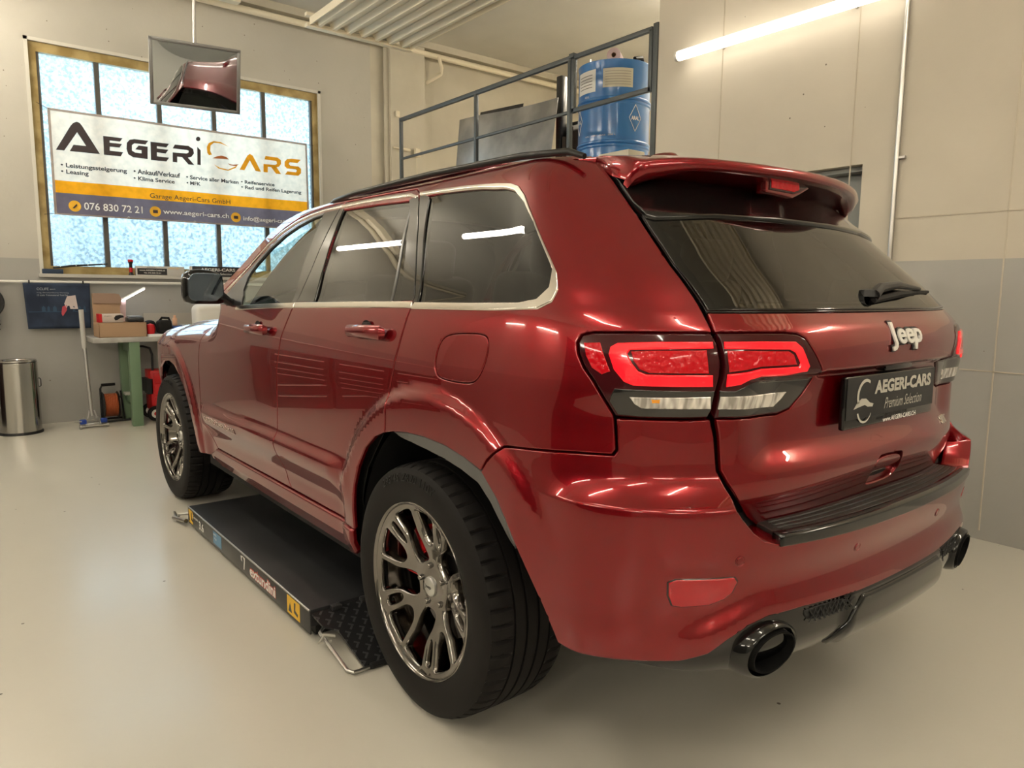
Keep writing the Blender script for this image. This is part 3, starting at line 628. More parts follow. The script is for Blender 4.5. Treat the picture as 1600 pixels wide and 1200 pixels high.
def surf(u,z,bump=0.0,off=0.0):
    """u<0 left side (x=x0-u*RU), 0..1 left rear corner to centre, 1..2 mirrored, >2 right side"""
    u=np.asarray(u,float);z=np.asarray(z,float);u,z=np.broadcast_arrays(u,z)
    sg=np.where(u>1,-1.0,1.0);uu=np.where(u>1,2-u,u)
    x0=fX(z);b=fB(z);a=x0-fA(z);n=fN(z)
    ph=np.clip(uu,0,1)*np.pi/2
    c,s=np.cos(ph),np.sin(ph)
    r=1/((np.abs(c)/b)**n+(np.abs(s)/a)**n)**(1/n)
    xr=x0-r*s;yr=r*c
    xs=x0-uu*RU
    # front corner
    pf=np.clip((xs-XF)/RU,0,1)*np.pi/2
    cf,sf=np.cos(pf),np.sin(pf)
    Y3=side(np.full_like(z,XF),z)
    af=.86-.10*ss(.75,1.1,z)-.05*ss(.5,.3,z)
    nf=2.7
    rf=1/((np.abs(cf)/Y3)**nf+(np.abs(sf)/af)**nf)**(1/nf)
    xfr=XF+rf*sf;yfr=rf*cf
    x=np.where(uu>0,xr,np.where(xs>XF,xfr,xs))
    ysd=side(np.minimum(xs,XF),z)
    d0=side(x,z)-b
    y=np.where(uu>0,yr+d0*np.cos(ph)**1.0,np.where(xs>XF,yfr,ysd))
    # outward direction in plan
    cx=np.where(uu>0,-s,np.where(xs>XF,sf,0.));cy=np.where(uu>0,c,np.where(xs>XF,cf,1.))
    disp=np.zeros_like(z)+off
    # tailgate recess below the emblem
    ay=np.abs(y)
    wy=ss(.62,.50,ay)*(uu>.3)
    disp=disp-(1-bump)*wy*(.040*ss(1.108,1.088,z)*ss(.86,.94,z))
    disp=disp-(1-bump)*(uu>.2)*.05*ss(.86,.70,z)
    if np.any(bump):
        wu=ss(.10,.42,uu)          # fades in round the corner
        ws=ss(.09,.22,uu)
        zc=.815
        bz=np.clip((zc+.062-z)/.068,0,1)**2
        disp=disp+bump*(bz*(.018*ws+.047*wu))
        # waist and lower swell
        zr=.50+.085*ss(.33,.50,uu)
        disp=disp+bump*(-.014*np.exp(-((z-.615)/.055)**2)*ss(.2,.4,uu)+.018*ss(zr+.034,zr-.024,z)*ss(.28,.46,uu)-.010*ss(.2,.4,uu)*ss(.62,.56,z))
        disp=disp+bump*.004*ss(.56,.50,z)*ws-bump*.06*ss(.44,.28,z)*ss(-.05,.3,uu)
    x=x+disp*cx;y=y+disp*cy
    return np.stack([x,y*sg,z],-1)
def nrm(u,z,f=surf,**k):
    e=1e-3
    du=f(u+e,z,**k)-f(u-e,z,**k);dz=f(u,z+e,**k)-f(u,z-e,**k)
    n=np.cross(du,dz);return n/np.linalg.norm(n,axis=-1,keepdims=True)

def fX_inv(x, z): return (fX(np.asarray(z, float))-x)/RU
def UZ(pts): return [((float(fX(np.array(z)))-x)/RU, z) for x, z in pts]       # (x, z) on the left flank -> (u, z)
S0 = lambda u, v: surf(u, v)
S1 = lambda u, v: surf(u, v, bump=1.0)
R2 = lambda pts: [(2-u, z) for u, z in pts]
car = empty('car', (0, 0, 0), 0, 'dark red metallic sport utility vehicle with tinted rear windows parked in the workshop', 'car')
ARCH_R = [(-.334, .825), (-.26, .848), (-.16, .866), (-.06, .872), (.04, .870), (.12, .860), (.171, .850)]
ARCH_D = [(.171, .850), (.24, .825), (.31, .775), (.37, .70), (.41, .62), (.432, .53), (.437, .462)]
ARCH_B = [(-.334, .825), (-.40, .765), (-.45, .69), (-.50, .605), (-.55, .52), (-.588, .446)]
TOPGAP = [(.43, 1.645), (.60, 1.652), (.80, 1.656), (1.0, 1.657), (1.2, 1.655), (1.35, 1.645), (1.5, 1.620), (1.64, 1.582), (1.76, 1.526), (1.87, 1.45), (1.97, 1.36), (2.07, 1.26), (2.13, 1.185)]
REARGAP = [(.171, .850), (.167, .904), (.172, .98), (.150, 1.08), (.125, 1.18), (.112, 1.24), (.117, 1.276), (.173, 1.36), (.27, 1.49), (.35, 1.585), (.385, 1.625), (.43, 1.645)]
BGAP = [(1.015, 1.657), (1.012, 1.43), (1.012, 1.26), (1.04, 1.20), (1.095, 1.10), (1.122, .96), (1.126, .80), (1.14, .70), (1.13, .60), (1.12, .50), (1.09, .458)]
AGAP = [(2.13, 1.185), (2.205, 1.12), (2.262, 1.03), (2.285, .92), (2.295, .80), (2.300, .67), (2.255, .58), (2.215, .50), (2.13, .447)]
def shift(p, d): return [(x+d, z) for x, z in p]
g = .0022
# --- body side: quarter panel, cantrail and A-pillar in one skin
QG = [(-.07, 1.592), (.0, 1.6005), (.10, 1.607), (.221, 1.6115), (.335, 1.608), (.355, 1.60), (.27, 1.475), (.17, 1.345), (.118, 1.273), (.09, 1.255), (-.177, 1.258), (-.40, 1.262), (-.462, 1.272), (-.490, 1.30), (-.478, 1.345), (-.345, 1.47), (-.262, 1.535), (-.19, 1.572), (-.12, 1.588)]
apillar = [(2.22, 1.195), (2.16, 1.275), (2.05, 1.395), (1.95, 1.485), (1.84, 1.565), (1.70, 1.630), (1.5, 1.672), (1.3, 1.684), (.8, 1.687), (.3, 1.687), (0., 1.682), (-.25, 1.675)]
side_o = UZ([(x-g, z) for x, z in REARGAP])+UZ([(x, z+g) for x, z in TOPGAP])+UZ(apillar)
side_o += [(.225, 1.672), (.248, 1.65), (.280, 1.586), (.318, 1.484), (.347, 1.358), (.386, 1.249), (.396, 1.215), (.398, 1.2035)]
side_o += [(.335, 1.2035), (.261, 1.2025), (.212, 1.2005), (.190, 1.193), (.182, 1.174), (.184, 1.149), (.194, 1.118), (.211, 1.088), (.228, 1.047), (.2425, 1.012)]
side_o += [(.2445, .995), (.2485, .934), (.243, .9225), (.187, .921), (.13, .9155), (.04, .905), (.003, .861), (-.013, .828)]
side_o += UZ(ARCH_R[1:-1])
FUEL = [(-.128, 1.172), (-.20, 1.178), (-.285, 1.180), (-.312, 1.166), (-.315, 1.12), (-.290, 1.062), (-.25, 1.042), (-.11, 1.042), (-.075, 1.062), (-.072, 1.11), (-.088, 1.155)]
bs = panel('body_side', S0, side_o, M['paint'], car, holes=[UZ(QG), chaikin(UZ(FUEL), 2)], step=(.022, .016), su=RU)
bs.name = 'body_side'
def grow(p, k):
    c = np.mean(p, 0); return [tuple(c+(np.array(q)-c)*k) for q in p]
panel('fuel_door', S0, grow(chaikin(UZ(FUEL), 2), .972), M['paint'], bs, step=(.02, .015), su=RU, off=-.0005)
panel('quarter_glass', S0, UZ(grow(QG, 1.012)), M['glass_privacy'], bs, step=(.05, .05), su=RU, off=-.006, lip=0, th=.003)
# satin chrome surround of the quarter window
QO = [(.383, 1.628), (.246, 1.6245), (.08, 1.618), (-.074, 1.607), (-.15, 1.598), (-.205, 1.584), (-.255, 1.555), (-.34, 1.482), (-.497, 1.337), (-.520, 1.294), (-.512, 1.265), (-.475, 1.248), (-.306, 1.2405), (.108, 1.2355), (.095, 1.2555), (-.177, 1.258), (-.40, 1.262), (-.462, 1.272), (-.490, 1.30), (-.478, 1.345), (-.345, 1.47), (-.262, 1.535), (-.19, 1.572), (-.12, 1.588), (-.07, 1.592), (.0, 1.6005), (.10, 1.607), (.221, 1.6115), (.370, 1.615)]
panel('window_trim', S0, UZ(QO), M['chrome'], bs, step=(.012, .012), su=RU, off=.006, th=.01, inset=.003, lip=.004, bd=.006)
panel('pillar_trim', S0, UZ([(.1145, 1.277), (.171, 1.361), (.268, 1.491), (.348, 1.586), (.372, 1.6145), (.335, 1.614), (.30, 1.604), (.095, 1.283), (.088, 1.256), (.112, 1.256)]), M['black_gloss'], bs, step=(.03, .03), su=RU, off=.001, lip=.001, inset=.002)
# --- doors
def door(name, outline, hole, glass_m, trims):
    d = panel(name, S0, UZ(outline), M['paint'], car, holes=[UZ(hole)], step=(.022, .013), su=RU)
    panel('window_glass', S0, UZ(grow(hole, 1.02)), glass_m, d, step=(.05, .05), su=RU, off=-.007, lip=0, th=.003)
    for nm, p, m_, of_ in trims: panel(nm, S0, UZ(p), m_, d, step=(.03, .03), su=RU, off=of_, lip=.002 if m_ is not M['chrome'] else .004, inset=.0025, th=.008, bd=.008)
    return d
hole_r = [(.975, 1.618), (.678, 1.613), (.425, 1.6035), (.37, 1.55), (.30, 1.45), (.205, 1.30), (.180, 1.261), (.448, 1.2535), (.844, 1.2445), (.885, 1.36), (.945, 1.53)]
rear_o = [(x+g, z) for x, z in REARGAP[::-1]]+ARCH_D[1:]+[(.445, .458)]+[(x-g, z) for x, z in BGAP[::-1]]+[(x, z-g) for x, z in TOPGAP[1:4][::-1]]
belt_r = [(1.010, 1.2415), (.448, 1.2525), (.115, 1.2575), (.108, 1.2375), (.45, 1.2325), (1.012, 1.2195)]
top_r = [(1.013, 1.640), (.80, 1.641), (.60, 1.637), (.44, 1.630), (.386, 1.616), (.392, 1.608), (.44, 1.619), (.60, 1.626), (.80, 1.630), (1.013, 1.629)]
bpil_r = [(1.0125, 1.626), (.975, 1.624), (.945, 1.53), (.885, 1.36), (.844, 1.246), (1.0095, 1.243)]
cpil_r = [(.425, 1.6135), (.381, 1.6135), (.352, 1.5875), (.272, 1.4905), (.175, 1.3605), (.119, 1.277), (.117, 1.260), (.190, 1.2585), (.215, 1.30), (.31, 1.45), (.378, 1.55), (.432, 1.6035)]
div_r = [(.424, 1.606), (.409, 1.606), (.252, 1.256), (.268, 1.256)]
dr = door('rear_door', rear_o, hole_r, M['glass_privacy'], [('belt_trim', belt_r, M['chrome'], .006), ('window_trim', top_r, M['chrome'], .006), ('pillar_trim', bpil_r, M['black_gloss'], .0015), ('pillar_trim', cpil_r, M['black_gloss'], .0015), ('window_divider', div_r, M['trim_dark'], -.004)])
hole_f = [(1.171, 1.617), (1.274, 1.610), (1.426, 1.585), (1.562, 1.547), (1.686, 1.491), (1.782, 1.42), (1.845, 1.345), (1.885, 1.27), (1.885, 1.214), (1.485, 1.224), (1.058, 1.236), (1.11, 1.396), (1.14, 1.516)]
front_o = [(x+g, z) for x, z in BGAP]+[(1.4, .455), (1.8, .450)]+[(x-g, z) for x, z in AGAP[::-1]]+[(x-.5*g, z-g) for x, z in TOPGAP[4:][::-1]]
belt_f = [(1.016, 1.2405), (1.40, 1.228), (1.72, 1.2155), (1.72, 1.194), (1.40, 1.208), (1.016, 1.2185)]
top_f = [(1.017, 1.640), (1.20, 1.6385), (1.335, 1.629), (1.49, 1.606), (1.63, 1.569), (1.752, 1.512), (1.856, 1.437), (1.93, 1.36), (1.99, 1.29), (1.98, 1.284), (1.92, 1.352), (1.846, 1.429), (1.744, 1.502), (1.624, 1.559), (1.486, 1.5955), (1.333, 1.619), (1.20, 1.629), (1.017, 1.630)]
bpil_f = [(1.0165, 1.626), (1.171, 1.624), (1.14, 1.516), (1.11, 1.396), (1.056, 1.238), (1.0145, 1.239)]
frame_f = [(1.171, 1.6255), (1.30, 1.618), (1.45, 1.594), (1.59, 1.556), (1.715, 1.498), (1.82, 1.424), (1.90, 1.343), (1.97, 1.265), (1.99, 1.215), (1.66, 1.2145), (1.70, 1.262), (1.745, 1.29), (1.79, 1.345), (1.80, 1.38), (1.782, 1.42), (1.686, 1.487), (1.562, 1.543), (1.426, 1.581), (1.274, 1.606), (1.171, 1.612)]
df = door('front_door', front_o, hole_f, M['glass_clear'], [('belt_trim', belt_f, M['chrome'], .006), ('window_trim', top_f, M['chrome'], .006), ('pillar_trim', bpil_f, M['black_gloss'], .0015), ('window_frame', frame_f, M['trim_dark'], .001)])
def handle(d, x, z):
    x0, x1 = x-.115, x+.115
    y = float(surf((fX(np.array(z))-x)/RU, z)[1])
    mb = MB()
    pts = [(x1, y+.002, z-.004), (x1-.02, y+.030, z), (x, y+.040, z+.004), (x0+.03, y+.036, z+.004), (x0+.005, y+.024, z+.003), (x0-.004, y+.004, z+.002)]
    mb.tube(pts, [.016, .021, .021, .023, .023, .016], 14)
    bmesh.ops.scale(mb.bm, vec=(1, .62, 1), verts=mb.bm.verts, space=Matrix.Translation((0, -y-.018, 0)))
    h = mb.build('handle', M['paint'], d)
    MB().lathe([(.001, .0), (.045, .0), (.047, .0015), (.001, .0015)], (x+.015, y-.001, z-.008), 'Y', 24).build('handle_recess', M['black_gloss'], d)
    return h
handle(dr, .345, 1.155); handle(df, 1.36, 1.118)
# model script on the front door
text('badge', 'GRAND CHEROKEE', M['chrome'], df, lambda x, y, z: Vector(surf((fX(np.array(.60+y))-(2.16-x))/RU, .60+y-.012*0+.006*x, off=.001+z).tolist()), .50, .026, .02, .003, 1.15)
# --- sill
sill = UZ([(.455, .452), (1.3, .448), (2.14, .441), (2.235, .40), (2.24, .37), (2.1, .345), (1.3, .338), (.54, .335), (.47, .352)])
panel('sill', lambda u, v: surf(u, v, off=.012-.0*u)+np.stack([0*np.asarray(v), -.30*np.maximum(.40-np.asarray(v), 0)*1.0, 0*np.asarray(v)], -1), sill, M['paint'], car, step=(.03, .012), su=RU, th=.02, lip=.006, inset=.008)
# --- front wing
AF = [(2.425, .40), (2.435, .50), (2.475, .61), (2.55, .71), (2.65, .79), (2.77, .843), (2.90, .862), (3.03, .85), (3.15, .80), (3.25, .73), (3.33, .64)]
wing = [(x+g, z) for x, z in AGAP[1:]][::-1]+[(2.15, .436), (2.25, .39), (2.40, .375)][0:0]
zt = lambda x: float(fZT(np.array(x)))
top_edge = [(x, zt(x)-.004) for x in (2.21, 2.4, 2.6, 2.8, 3.0, 3.2, 3.4)]
wing_o = [(2.245, .39), (2.425, .375)]+AF+[(3.45, .64), (3.50, .72), (3.52, .80), (3.50, .90)]+top_edge[::-1]+[(x+g, z) for x, z in AGAP[1:]]+[(2.15, .436)]
panel('front_wing', S0, UZ(wing_o), M['paint'], car, step=(.022, .013), su=RU)
# --- bonnet: crowned sheet between the wings
def hood(x, y):
    x = np.asarray(x, float); y = np.asarray(y, float)
    ye = .775-.10*ss(3.0, 3.75, x)
    z = fZT(x)-.004+.052*(1-(y/ye)**2)-.05*ss(3.45, 3.80, x)+.012*ss(.42, .36, np.abs(y))*ss(3.6, 3.2, x)
    return np.stack([x, y, z], -1)
hd = panel('bonnet', hood, [(2.12, -.77), (2.3, -.775), (3.0, -.772), (3.4, -.74), (3.66, -.66), (3.76, -.45), (3.80, 0), (3.76, .45), (3.66, .66), (3.4, .74), (3.0, .772), (2.3, .775), (2.12, .77), (2.07, .4), (2.05, 0), (2.07, -.4)], M['paint'], car, step=(.04, .03), th=.02)
# --- roof, windscreen
def roof(x, y):
    x = np.asarray(x, float); y = np.asarray(y, float)
    z = 1.684+.048*(1-(y/.66)**2)-.05*ss(.9, 1.6, x)**1.5-.035*ss(.1, -.4, x)
    return np.stack([x, y, z], -1)
panel('roof', roof, [(-.36, -.57), (-.30, -.61), (.3, -.625), (.9, -.622), (1.36, -.60), (1.40, -.3), (1.42, 0), (1.40, .3), (1.36, .60), (.9, .622), (.3, .625), (-.30, .61), (-.36, .57)], M['paint'], car, step=(.05, .05), th=.02)
panel('headliner', roof, [(-.26, -.52), (1.34, -.58), (1.34, .58), (-.26, .52)], M['head'], car, step=(.1, .1), off=-.05, th=.01, lip=0)
def wsc(a, t):
    a = np.asarray(a, float); t = np.asarray(t, float)
    y = a*(.60+.17*t); x = 1.42-.07*a**2+t*(.76-.03*a*a)+.03*np.sin(t*3.14); z = 1.675-.035*a*a-t*.50+.035*np.sin(t*3.14)
    return np.stack([x, y, z], -1)
panel('windscreen', wsc, [(-1, 0), (1, 0), (1, 1), (-1, 1)], M['glass_clear'], car, step=(.1, .1), th=.003, lip=0, flip=True)
mb = MB(); mb.box((2.12, 0, 1.115), (.16, 1.5, .05), bev=.01); mb.build('cowl', M['black_plastic'], car)
mb = MB()
for s_ in (1, -1):
    mb.tube([(-.36, .628*s_, 1.655), (-.30, .63*s_, 1.676), (-.1, .636*s_, 1.690), (.4, .642*s_, 1.696), (1.0, .634*s_, 1.692), (1.22, .622*s_, 1.682), (1.38, .60*s_, 1.650)], [.008, .010, .011, .011, .011, .010, .008], 12).build('roof_rail', mat('satin_black_rail', (.03, .03, .03), .3, .5), car) if s_ == 1 else None
    mb = MB()
mb.bm.free()
mb = MB(); mb.tube([(-.36, -.628, 1.655), (-.30, -.63, 1.676), (-.1, -.636, 1.690), (.4, -.642, 1.696), (1.0, -.634, 1.692), (1.22, -.622, 1.682), (1.38, -.60, 1.650)], [.008, .010, .011, .011, .011, .010, .008], 12); mb.build('roof_rail', bpy.data.materials['satin_black_rail'], car)
mb = MB(); mb.lathe([(.055, -.01), (.05, .012), (.03, .03), (.001, .036)], (-.10, 0, 1.725), seg=20); bmesh.ops.scale(mb.bm, vec=(1.8, 1, 1.5), verts=mb.bm.verts, space=Matrix.Translation((.10, 0, -1.725))); mb.build('antenna', M['paint'], car)
# --- spoiler
def spx(y): return -.655+.41*y*y
bm = bmesh.new(); NS = 48; rows = []
for i in range(NS+1):
    y = -.575+1.15*i/NS; a = abs(y); xe = spx(y)-.0; zl = 1.646-.018*max(0, (a-.38)/.195)**2
    k = max(0, (a-.38)/.195)**2
    fx = -.26-.05*k
    zr = float(roof(fx, min(a, .6))[2])
    prof = [(fx, zr), (fx*.65+xe*.35, zr*.62+zl*.38+.010), (fx*.3+xe*.7, zr*.25+zl*.75+.010), (xe+.03, zl+.006), (xe+.008, zl+.001), (xe, zl-.006), (xe+.001+.02*k, zl-.022-.020*k), (xe+.008+.04*k, zl-.029-.034*k), (xe+.03+.04*k, zl-.032-.030*k), (-.50+.12*a*a, 1.595-.008*k), (-.42, 1.60), (fx, zr-.03)]
    rows.append([bm.verts.new((x_, y, z_)) for x_, z_ in prof])
for i in range(NS):
    A, B = rows[i], rows[i+1]; n = len(A)
    for k in range(n): bm.faces.new((A[k], B[k], B[(k+1) % n], A[(k+1) % n]))
bm.faces.new(rows[0]); bm.faces.new(rows[-1][::-1])
bmesh.ops.recalc_face_normals(bm, faces=bm.faces)
mb = MB(); mb.bm.free(); mb.bm = bm; sp = mb.build('spoiler', M['paint'], car, ang=75)
# --- tailgate
gap = [(.2535, 1.650), (.2865, 1.586), (.3245, 1.484), (.3535, 1.358), (.3925, 1.249), (.4035, 1.2035)]
GL = [(.3265, 1.490), (.3555, 1.358), (.3945, 1.2505)]
def sym(left): return left+[(2-u, z) for u, z in left[::-1]]
lg = [(.469, 1.2035), (.535, 1.2025), (.568, 1.199), (.587, 1.188), (.612, 1.143), (.632, 1.108), (.630, 1.088), (.596, 1.042), (.567, 1.010), (.53, .9985), (.469, 1.0005), (.402, 1.0035)]
tg_left = [(.3955, 1.2455), (.4035, 1.2035)]+lg+[(.408, .964), (.414, .884), (.428, .853), (.440, .828), (.452, .80), (.47, .76), (.50, .725), (.53, .70)]
HR = [(.925, .829), (.940, .852), (.965, .857), (1.08, .853), (1.100, .848), (1.108, .828), (1.118, .79), (1.100, .768), (1.0, .764), (.935, .768), (.922, .79)]
tg = panel('tailgate', S0, sym(tg_left), M['paint'], car, holes=[HR], step=(.022, .012), su=RU, hsmooth=1)
panel('handle_recess', S0, grow(HR, 1.05), M['paint'], tg, step=(.02, .02), su=RU, off=-.014, lip=0)
panel('handle', S0, [(.936, .850), (1.094, .847), (1.104, .812), (.930, .812)], M['paint'], tg, step=(.02, .012), su=RU, off=-.001, smooth=2, th=.012)
panel('lock_cover', S0, [(.955, .797), (1.075, .797), (1.080, .778), (.95, .778)], M['black_gloss'], tg, step=(.02, .012), su=RU, off=-.012, smooth=1)
panel('rear_glass', S0, sym(GL), M['glass_privacy'], tg, step=(.04, .02), su=RU, off=.002, lip=.001, th=.004)
# seal line round the glass and black panel under the spoiler
panel('glass_edge', S0, sym([(.3255, 1.492), (.3545, 1.358), (.3935, 1.2475)]), M['black_gloss'], tg, holes=[sym([(.355, 1.480), (.380, 1.358), (.412, 1.2615)])], step=(.03, .03), su=RU, off=-.002, lip=.001, th=.004)
panel('upper_panel', lambda u, v: surf(u, v)+np.stack([-.012*ss(1.53, 1.49, np.asarray(v))+0*np.asarray(u), 0*np.asarray(v), 0*np.asarray(v)], -1), sym([(.2565, 1.640), (.2895, 1.586), (.3275, 1.484), (.345, 1.478), (.50, 1.492), (.8, 1.500)]), M['black_gloss'], tg, step=(.04, .02), su=RU, off=.004, lip=.004, th=.02)
# third brake light under the spoiler lip
BLP = lambda P: [(y, z) for y, z in P]
def vface(y, z): return np.stack([-.607+.20*(np.asarray(y)**2)+0*np.asarray(z), np.asarray(y), np.asarray(z)], -1)
hb = panel('brake_light', vface, [(.139, 1.640), (-.06, 1.640), (-.150, 1.634), (-.039, 1.588), (.0, 1.574), (.136, 1.580)], M['paint'], sp, step=(.02, .01), th=.030, lip=.004, inset=.005, flip=True)
panel('lens_cover', vface, [(.126, 1.626), (-.03, 1.630), (-.115, 1.628), (-.035, 1.594), (.0, 1.586), (.126, 1.588)], M['lens_dark'], hb, step=(.02, .01), off=.003, th=.004, lip=.001, inset=.002, flip=True)
panel('lens', vface, [(.118, 1.618), (-.022, 1.622), (-.026, 1.600), (.0, 1.592), (.118, 1.594)], M['lens_red'], hb, step=(.02, .01), off=.005, th=.004, lip=.001, inset=.002, flip=True)
# wiper
def onS(u, z, d): return Vector(surf(u, z, off=d).tolist())
wp = MB(); wp.tube([onS(.95, 1.288, .02), onS(1.01, 1.308, .030), onS(1.16, 1.318, .028), onS(1.34, 1.308, .022)], [.016, .014, .011, .006], 10); wp = wp.build('wiper', M['black_plastic'], tg)
mb = MB(); mb.tube([onS(.945, 1.274, .008), onS(1.16, 1.292, .012), onS(1.46, 1.300, .010)], [.008, .010, .005], 8); mb.build('wiper_blade', M['rubber'], wp)
mb = MB(); mb.lathe([(.001, 0), (.028, 0), (.024, .018), (.001, .022)], seg=16); mb.build('wiper_cap', M['black_plastic'], wp, loc=onS(.95, 1.284, -.002)); 
# name badge, plate
M['badge'] = mat('silver_badge', (.80, .79, .76), .3, .35)
text('badge', 'Jeep', M['badge'], tg, lambda x, y, z: Vector(surf(.918+x/1.20*1.0, 1.144+y, off=.003+z).tolist()), .222, .074, .022, .006)
text('badge', 'Jeep', M['black_print'], tg, lambda x, y, z: Vector(surf(.914+x/1.20*1.0, 1.140+y, off=.001+z).tolist()), .230, .082, .08, .004)
text('badge', 'SRT', M['chrome'], tg, lambda x, y, z: Vector(surf(1.44+x/1.3, .885+y, off=.002+z).tolist()), .085, .022, .04, .003, shear=.3)
PX, PZ0, PZ1, PW = -.930, .946, 1.084, .262
pf = lambda y, z, d=0.: Vector((-.936-d-(z-1.015)*.0, -y, z))      # y measured towards the car's right
mb = MB(); mb.box((-.928, 0, 1.015), (.016, .524, .138), bev=.006, seg=3); pl_ = mb.build('number_plate', M['black_gloss'], tg)
mb = MB(); mb.box((-.9375, 0, 1.026), (.002, .514, .108), bev=.0008); mb.build('plate_face', mat('plate_black', (.02, .02, .021), .4), pl_)
text('lettering', 'AEGERI-CARS', mat('plate_silver', (.62, .60, .54), .35, .4), pl_, lambda x, y, z: pf(-.115+x, 1.030+y+.0*x, .004), .345, .036, .045)
text('lettering', 'Premium Selection', bpy.data.materials['plate_silver'], pl_, lambda x, y, z: pf(-.055+x, .986+y, .004), .23, .030, -.004, shear=.45)
text('lettering', 'www.AEGERI-CARS.CH', M['white'], pl_, lambda x, y, z: pf(-.07+x, .952+y, .0095), .20, .013, .012)
def arc_poly(cy, cz, ro, ri, a0, a1, n=24, sh=.3):
    return [(cy+ro*math.cos(a0+(a1-a0)*i/n), cz+ro*math.sin(a0+(a1-a0)*i/n)) for i in range(n+1)]+[(cy+sh*ri*.2+ri*math.cos(a1+(a0-a1)*i/n), cz+ri*math.sin(a1+(a0-a1)*i/n)) for i in range(n+1)]
def flat(name, poly, m_, parent, fn):
    tri = geometry.tessellate_polygon([[Vector((a, b_, 0)) for a, b_ in poly]])
    me = bpy.data.meshes.new(name); me.from_pydata([fn(a, b_) for a, b_ in poly], [], [tuple(t) for t in tri]); return link(name, me, m_, parent)
flat('emblem', arc_poly(-.165, 1.030, .044, .036, 1.0, 3.6), bpy.data.materials['plate_silver'], pl_, lambda a, b_: pf(a, b_, .004))
flat('emblem', arc_poly(-.165, 1.000, .042, .037, 3.5, 5.8), bpy.data.materials['plate_silver'], pl_, lambda a, b_: pf(a, b_, .004))
flat('emblem', [(-.225, .998), (-.21, 1.012), (-.185, 1.024), (-.160, 1.022), (-.138, 1.010), (-.118, 1.006), (-.122, .998), (-.15, 1.0), (-.165, 1.006), (-.20, 1.002)], bpy.data.materials['plate_silver'], pl_, lambda a, b_: pf(a, b_, .004))
# plate lamp and latch notch under the overhang
mb = MB(); mb.box((-.925, -.02, 1.096), (.03, .16, .016), bev=.004); mb.build('plate_lamp', M['black_gloss'], tg)
# --- tail lamps
LB = [(.187, 1.174), (.194, 1.190), (.212, 1.1965), (.261, 1.1985), (.335, 1.1995), (.3955, 1.1995), (.4035, 1.177), (.4065, 1.134), (.4035, 1.102), (.398, 1.073), (.392, 1.028), (.386, 1.0095), (.356, 1.0075), (.283, 1.0085), (.247, 1.012), (.233, 1.047), (.216, 1.088), (.199, 1.120), (.189, 1.149)]
LG = [(.4065, 1.1995), (.469, 1.1995), (.535, 1.1985), (.565, 1.195), (.583, 1.185), (.608, 1.142), (.627, 1.108), (.625, 1.090), (.592, 1.046), (.563, 1.014), (.53, 1.0025), (.469, 1.0045), (.397, 1.008), (.399, 1.028), (.404, 1.073), (.410, 1.102), (.413, 1.134), (.4105, 1.177)]
def lamp(parent, LBo, pieces):
    h = panel('tail_lamp', S0, LBo, M['lens_dark'], parent, step=(.02, .01), su=RU, off=.004, th=.03, lip=.004, inset=.005)
    for nm, p, m_, of_ in pieces: panel(nm, S0, p, m_, h, step=(.012, .008), su=RU, off=of_, th=.008, lip=.003, inset=.003, bd=.006)
    return h
TB = [(.396, 1.180), (.309, 1.179), (.251, 1.175), (.240, 1.166), (.2375, 1.150), (.245, 1.117), (.260, 1.091), (.274, 1.083), (.331, 1.082), (.392, 1.082), (.392, 1.108), (.331, 1.108), (.293, 1.108), (.281, 1.115), (.272, 1.132), (.2655, 1.152), (.270, 1.161), (.333, 1.164), (.396, 1.166)]
TG = [(.415, 1.180), (.48, 1.180), (.554, 1.178), (.568, 1.165), (.585, 1.122), (.578, 1.109), (.527, 1.106), (.477, 1.105), (.456, 1.097), (.438, 1.085), (.414, 1.081), (.416, 1.109), (.450, 1.113), (.477, 1.120), (.559, 1.122), (.562, 1.130), (.552, 1.154), (.54, 1.161), (.414, 1.165)]
M['lamp_black'] = mat('black_lamp_housing', (.008, .007, .007), .10, 0, 1.0, .02)
lb = lamp(car, LB, [('lower_housing', [(.246, 1.076), (.396, 1.073), (.391, 1.028), (.385, 1.012), (.356, 1.0105), (.283, 1.0115), (.250, 1.015), (.238, 1.045), (.240, 1.06)], M['lamp_black'], .0055),
    ('light_tube', TB, M['tube_red'], .009), ('lens', [(.271, 1.158), (.300, 1.161), (.386, 1.163), (.387, 1.111), (.297, 1.111), (.283, 1.119), (.274, 1.138)], M['lens_red'], .006),
    ('side_reflector', [(.196, 1.174), (.224, 1.176), (.230, 1.148), (.240, 1.112), (.226, 1.104), (.210, 1.118), (.200, 1.145)], M['lens_red'], .006),
    ('reverse_lens', [(.268, 1.058), (.389, 1.060), (.390, 1.031), (.285, 1.032), (.275, 1.042)], M['lens_clear'], .008), ('bulb', [(.299, 1.0555), (.313, 1.0555), (.312, 1.045), (.300, 1.045)], M['amber'], .0095)])
lg_ = lamp(tg, LG, [('lower_housing', [(.404, 1.073), (.43, 1.072), (.456, 1.086), (.48, 1.095), (.53, 1.098), (.60, 1.098), (.615, 1.090), (.586, 1.047), (.560, 1.018), (.53, 1.0065), (.469, 1.0085), (.402, 1.011)], M['lamp_black'], .0055),
    ('light_tube', TG, M['tube_red'], .009), ('lens', [(.418, 1.162), (.537, 1.158), (.548, 1.150), (.555, 1.126), (.477, 1.124), (.447, 1.117), (.419, 1.113)], M['lens_red'], .006),
    ('reverse_lens', [(.405, 1.060), (.545, 1.058), (.533, 1.040), (.515, 1.022), (.402, 1.030)], M['lens_clear'], .008)])
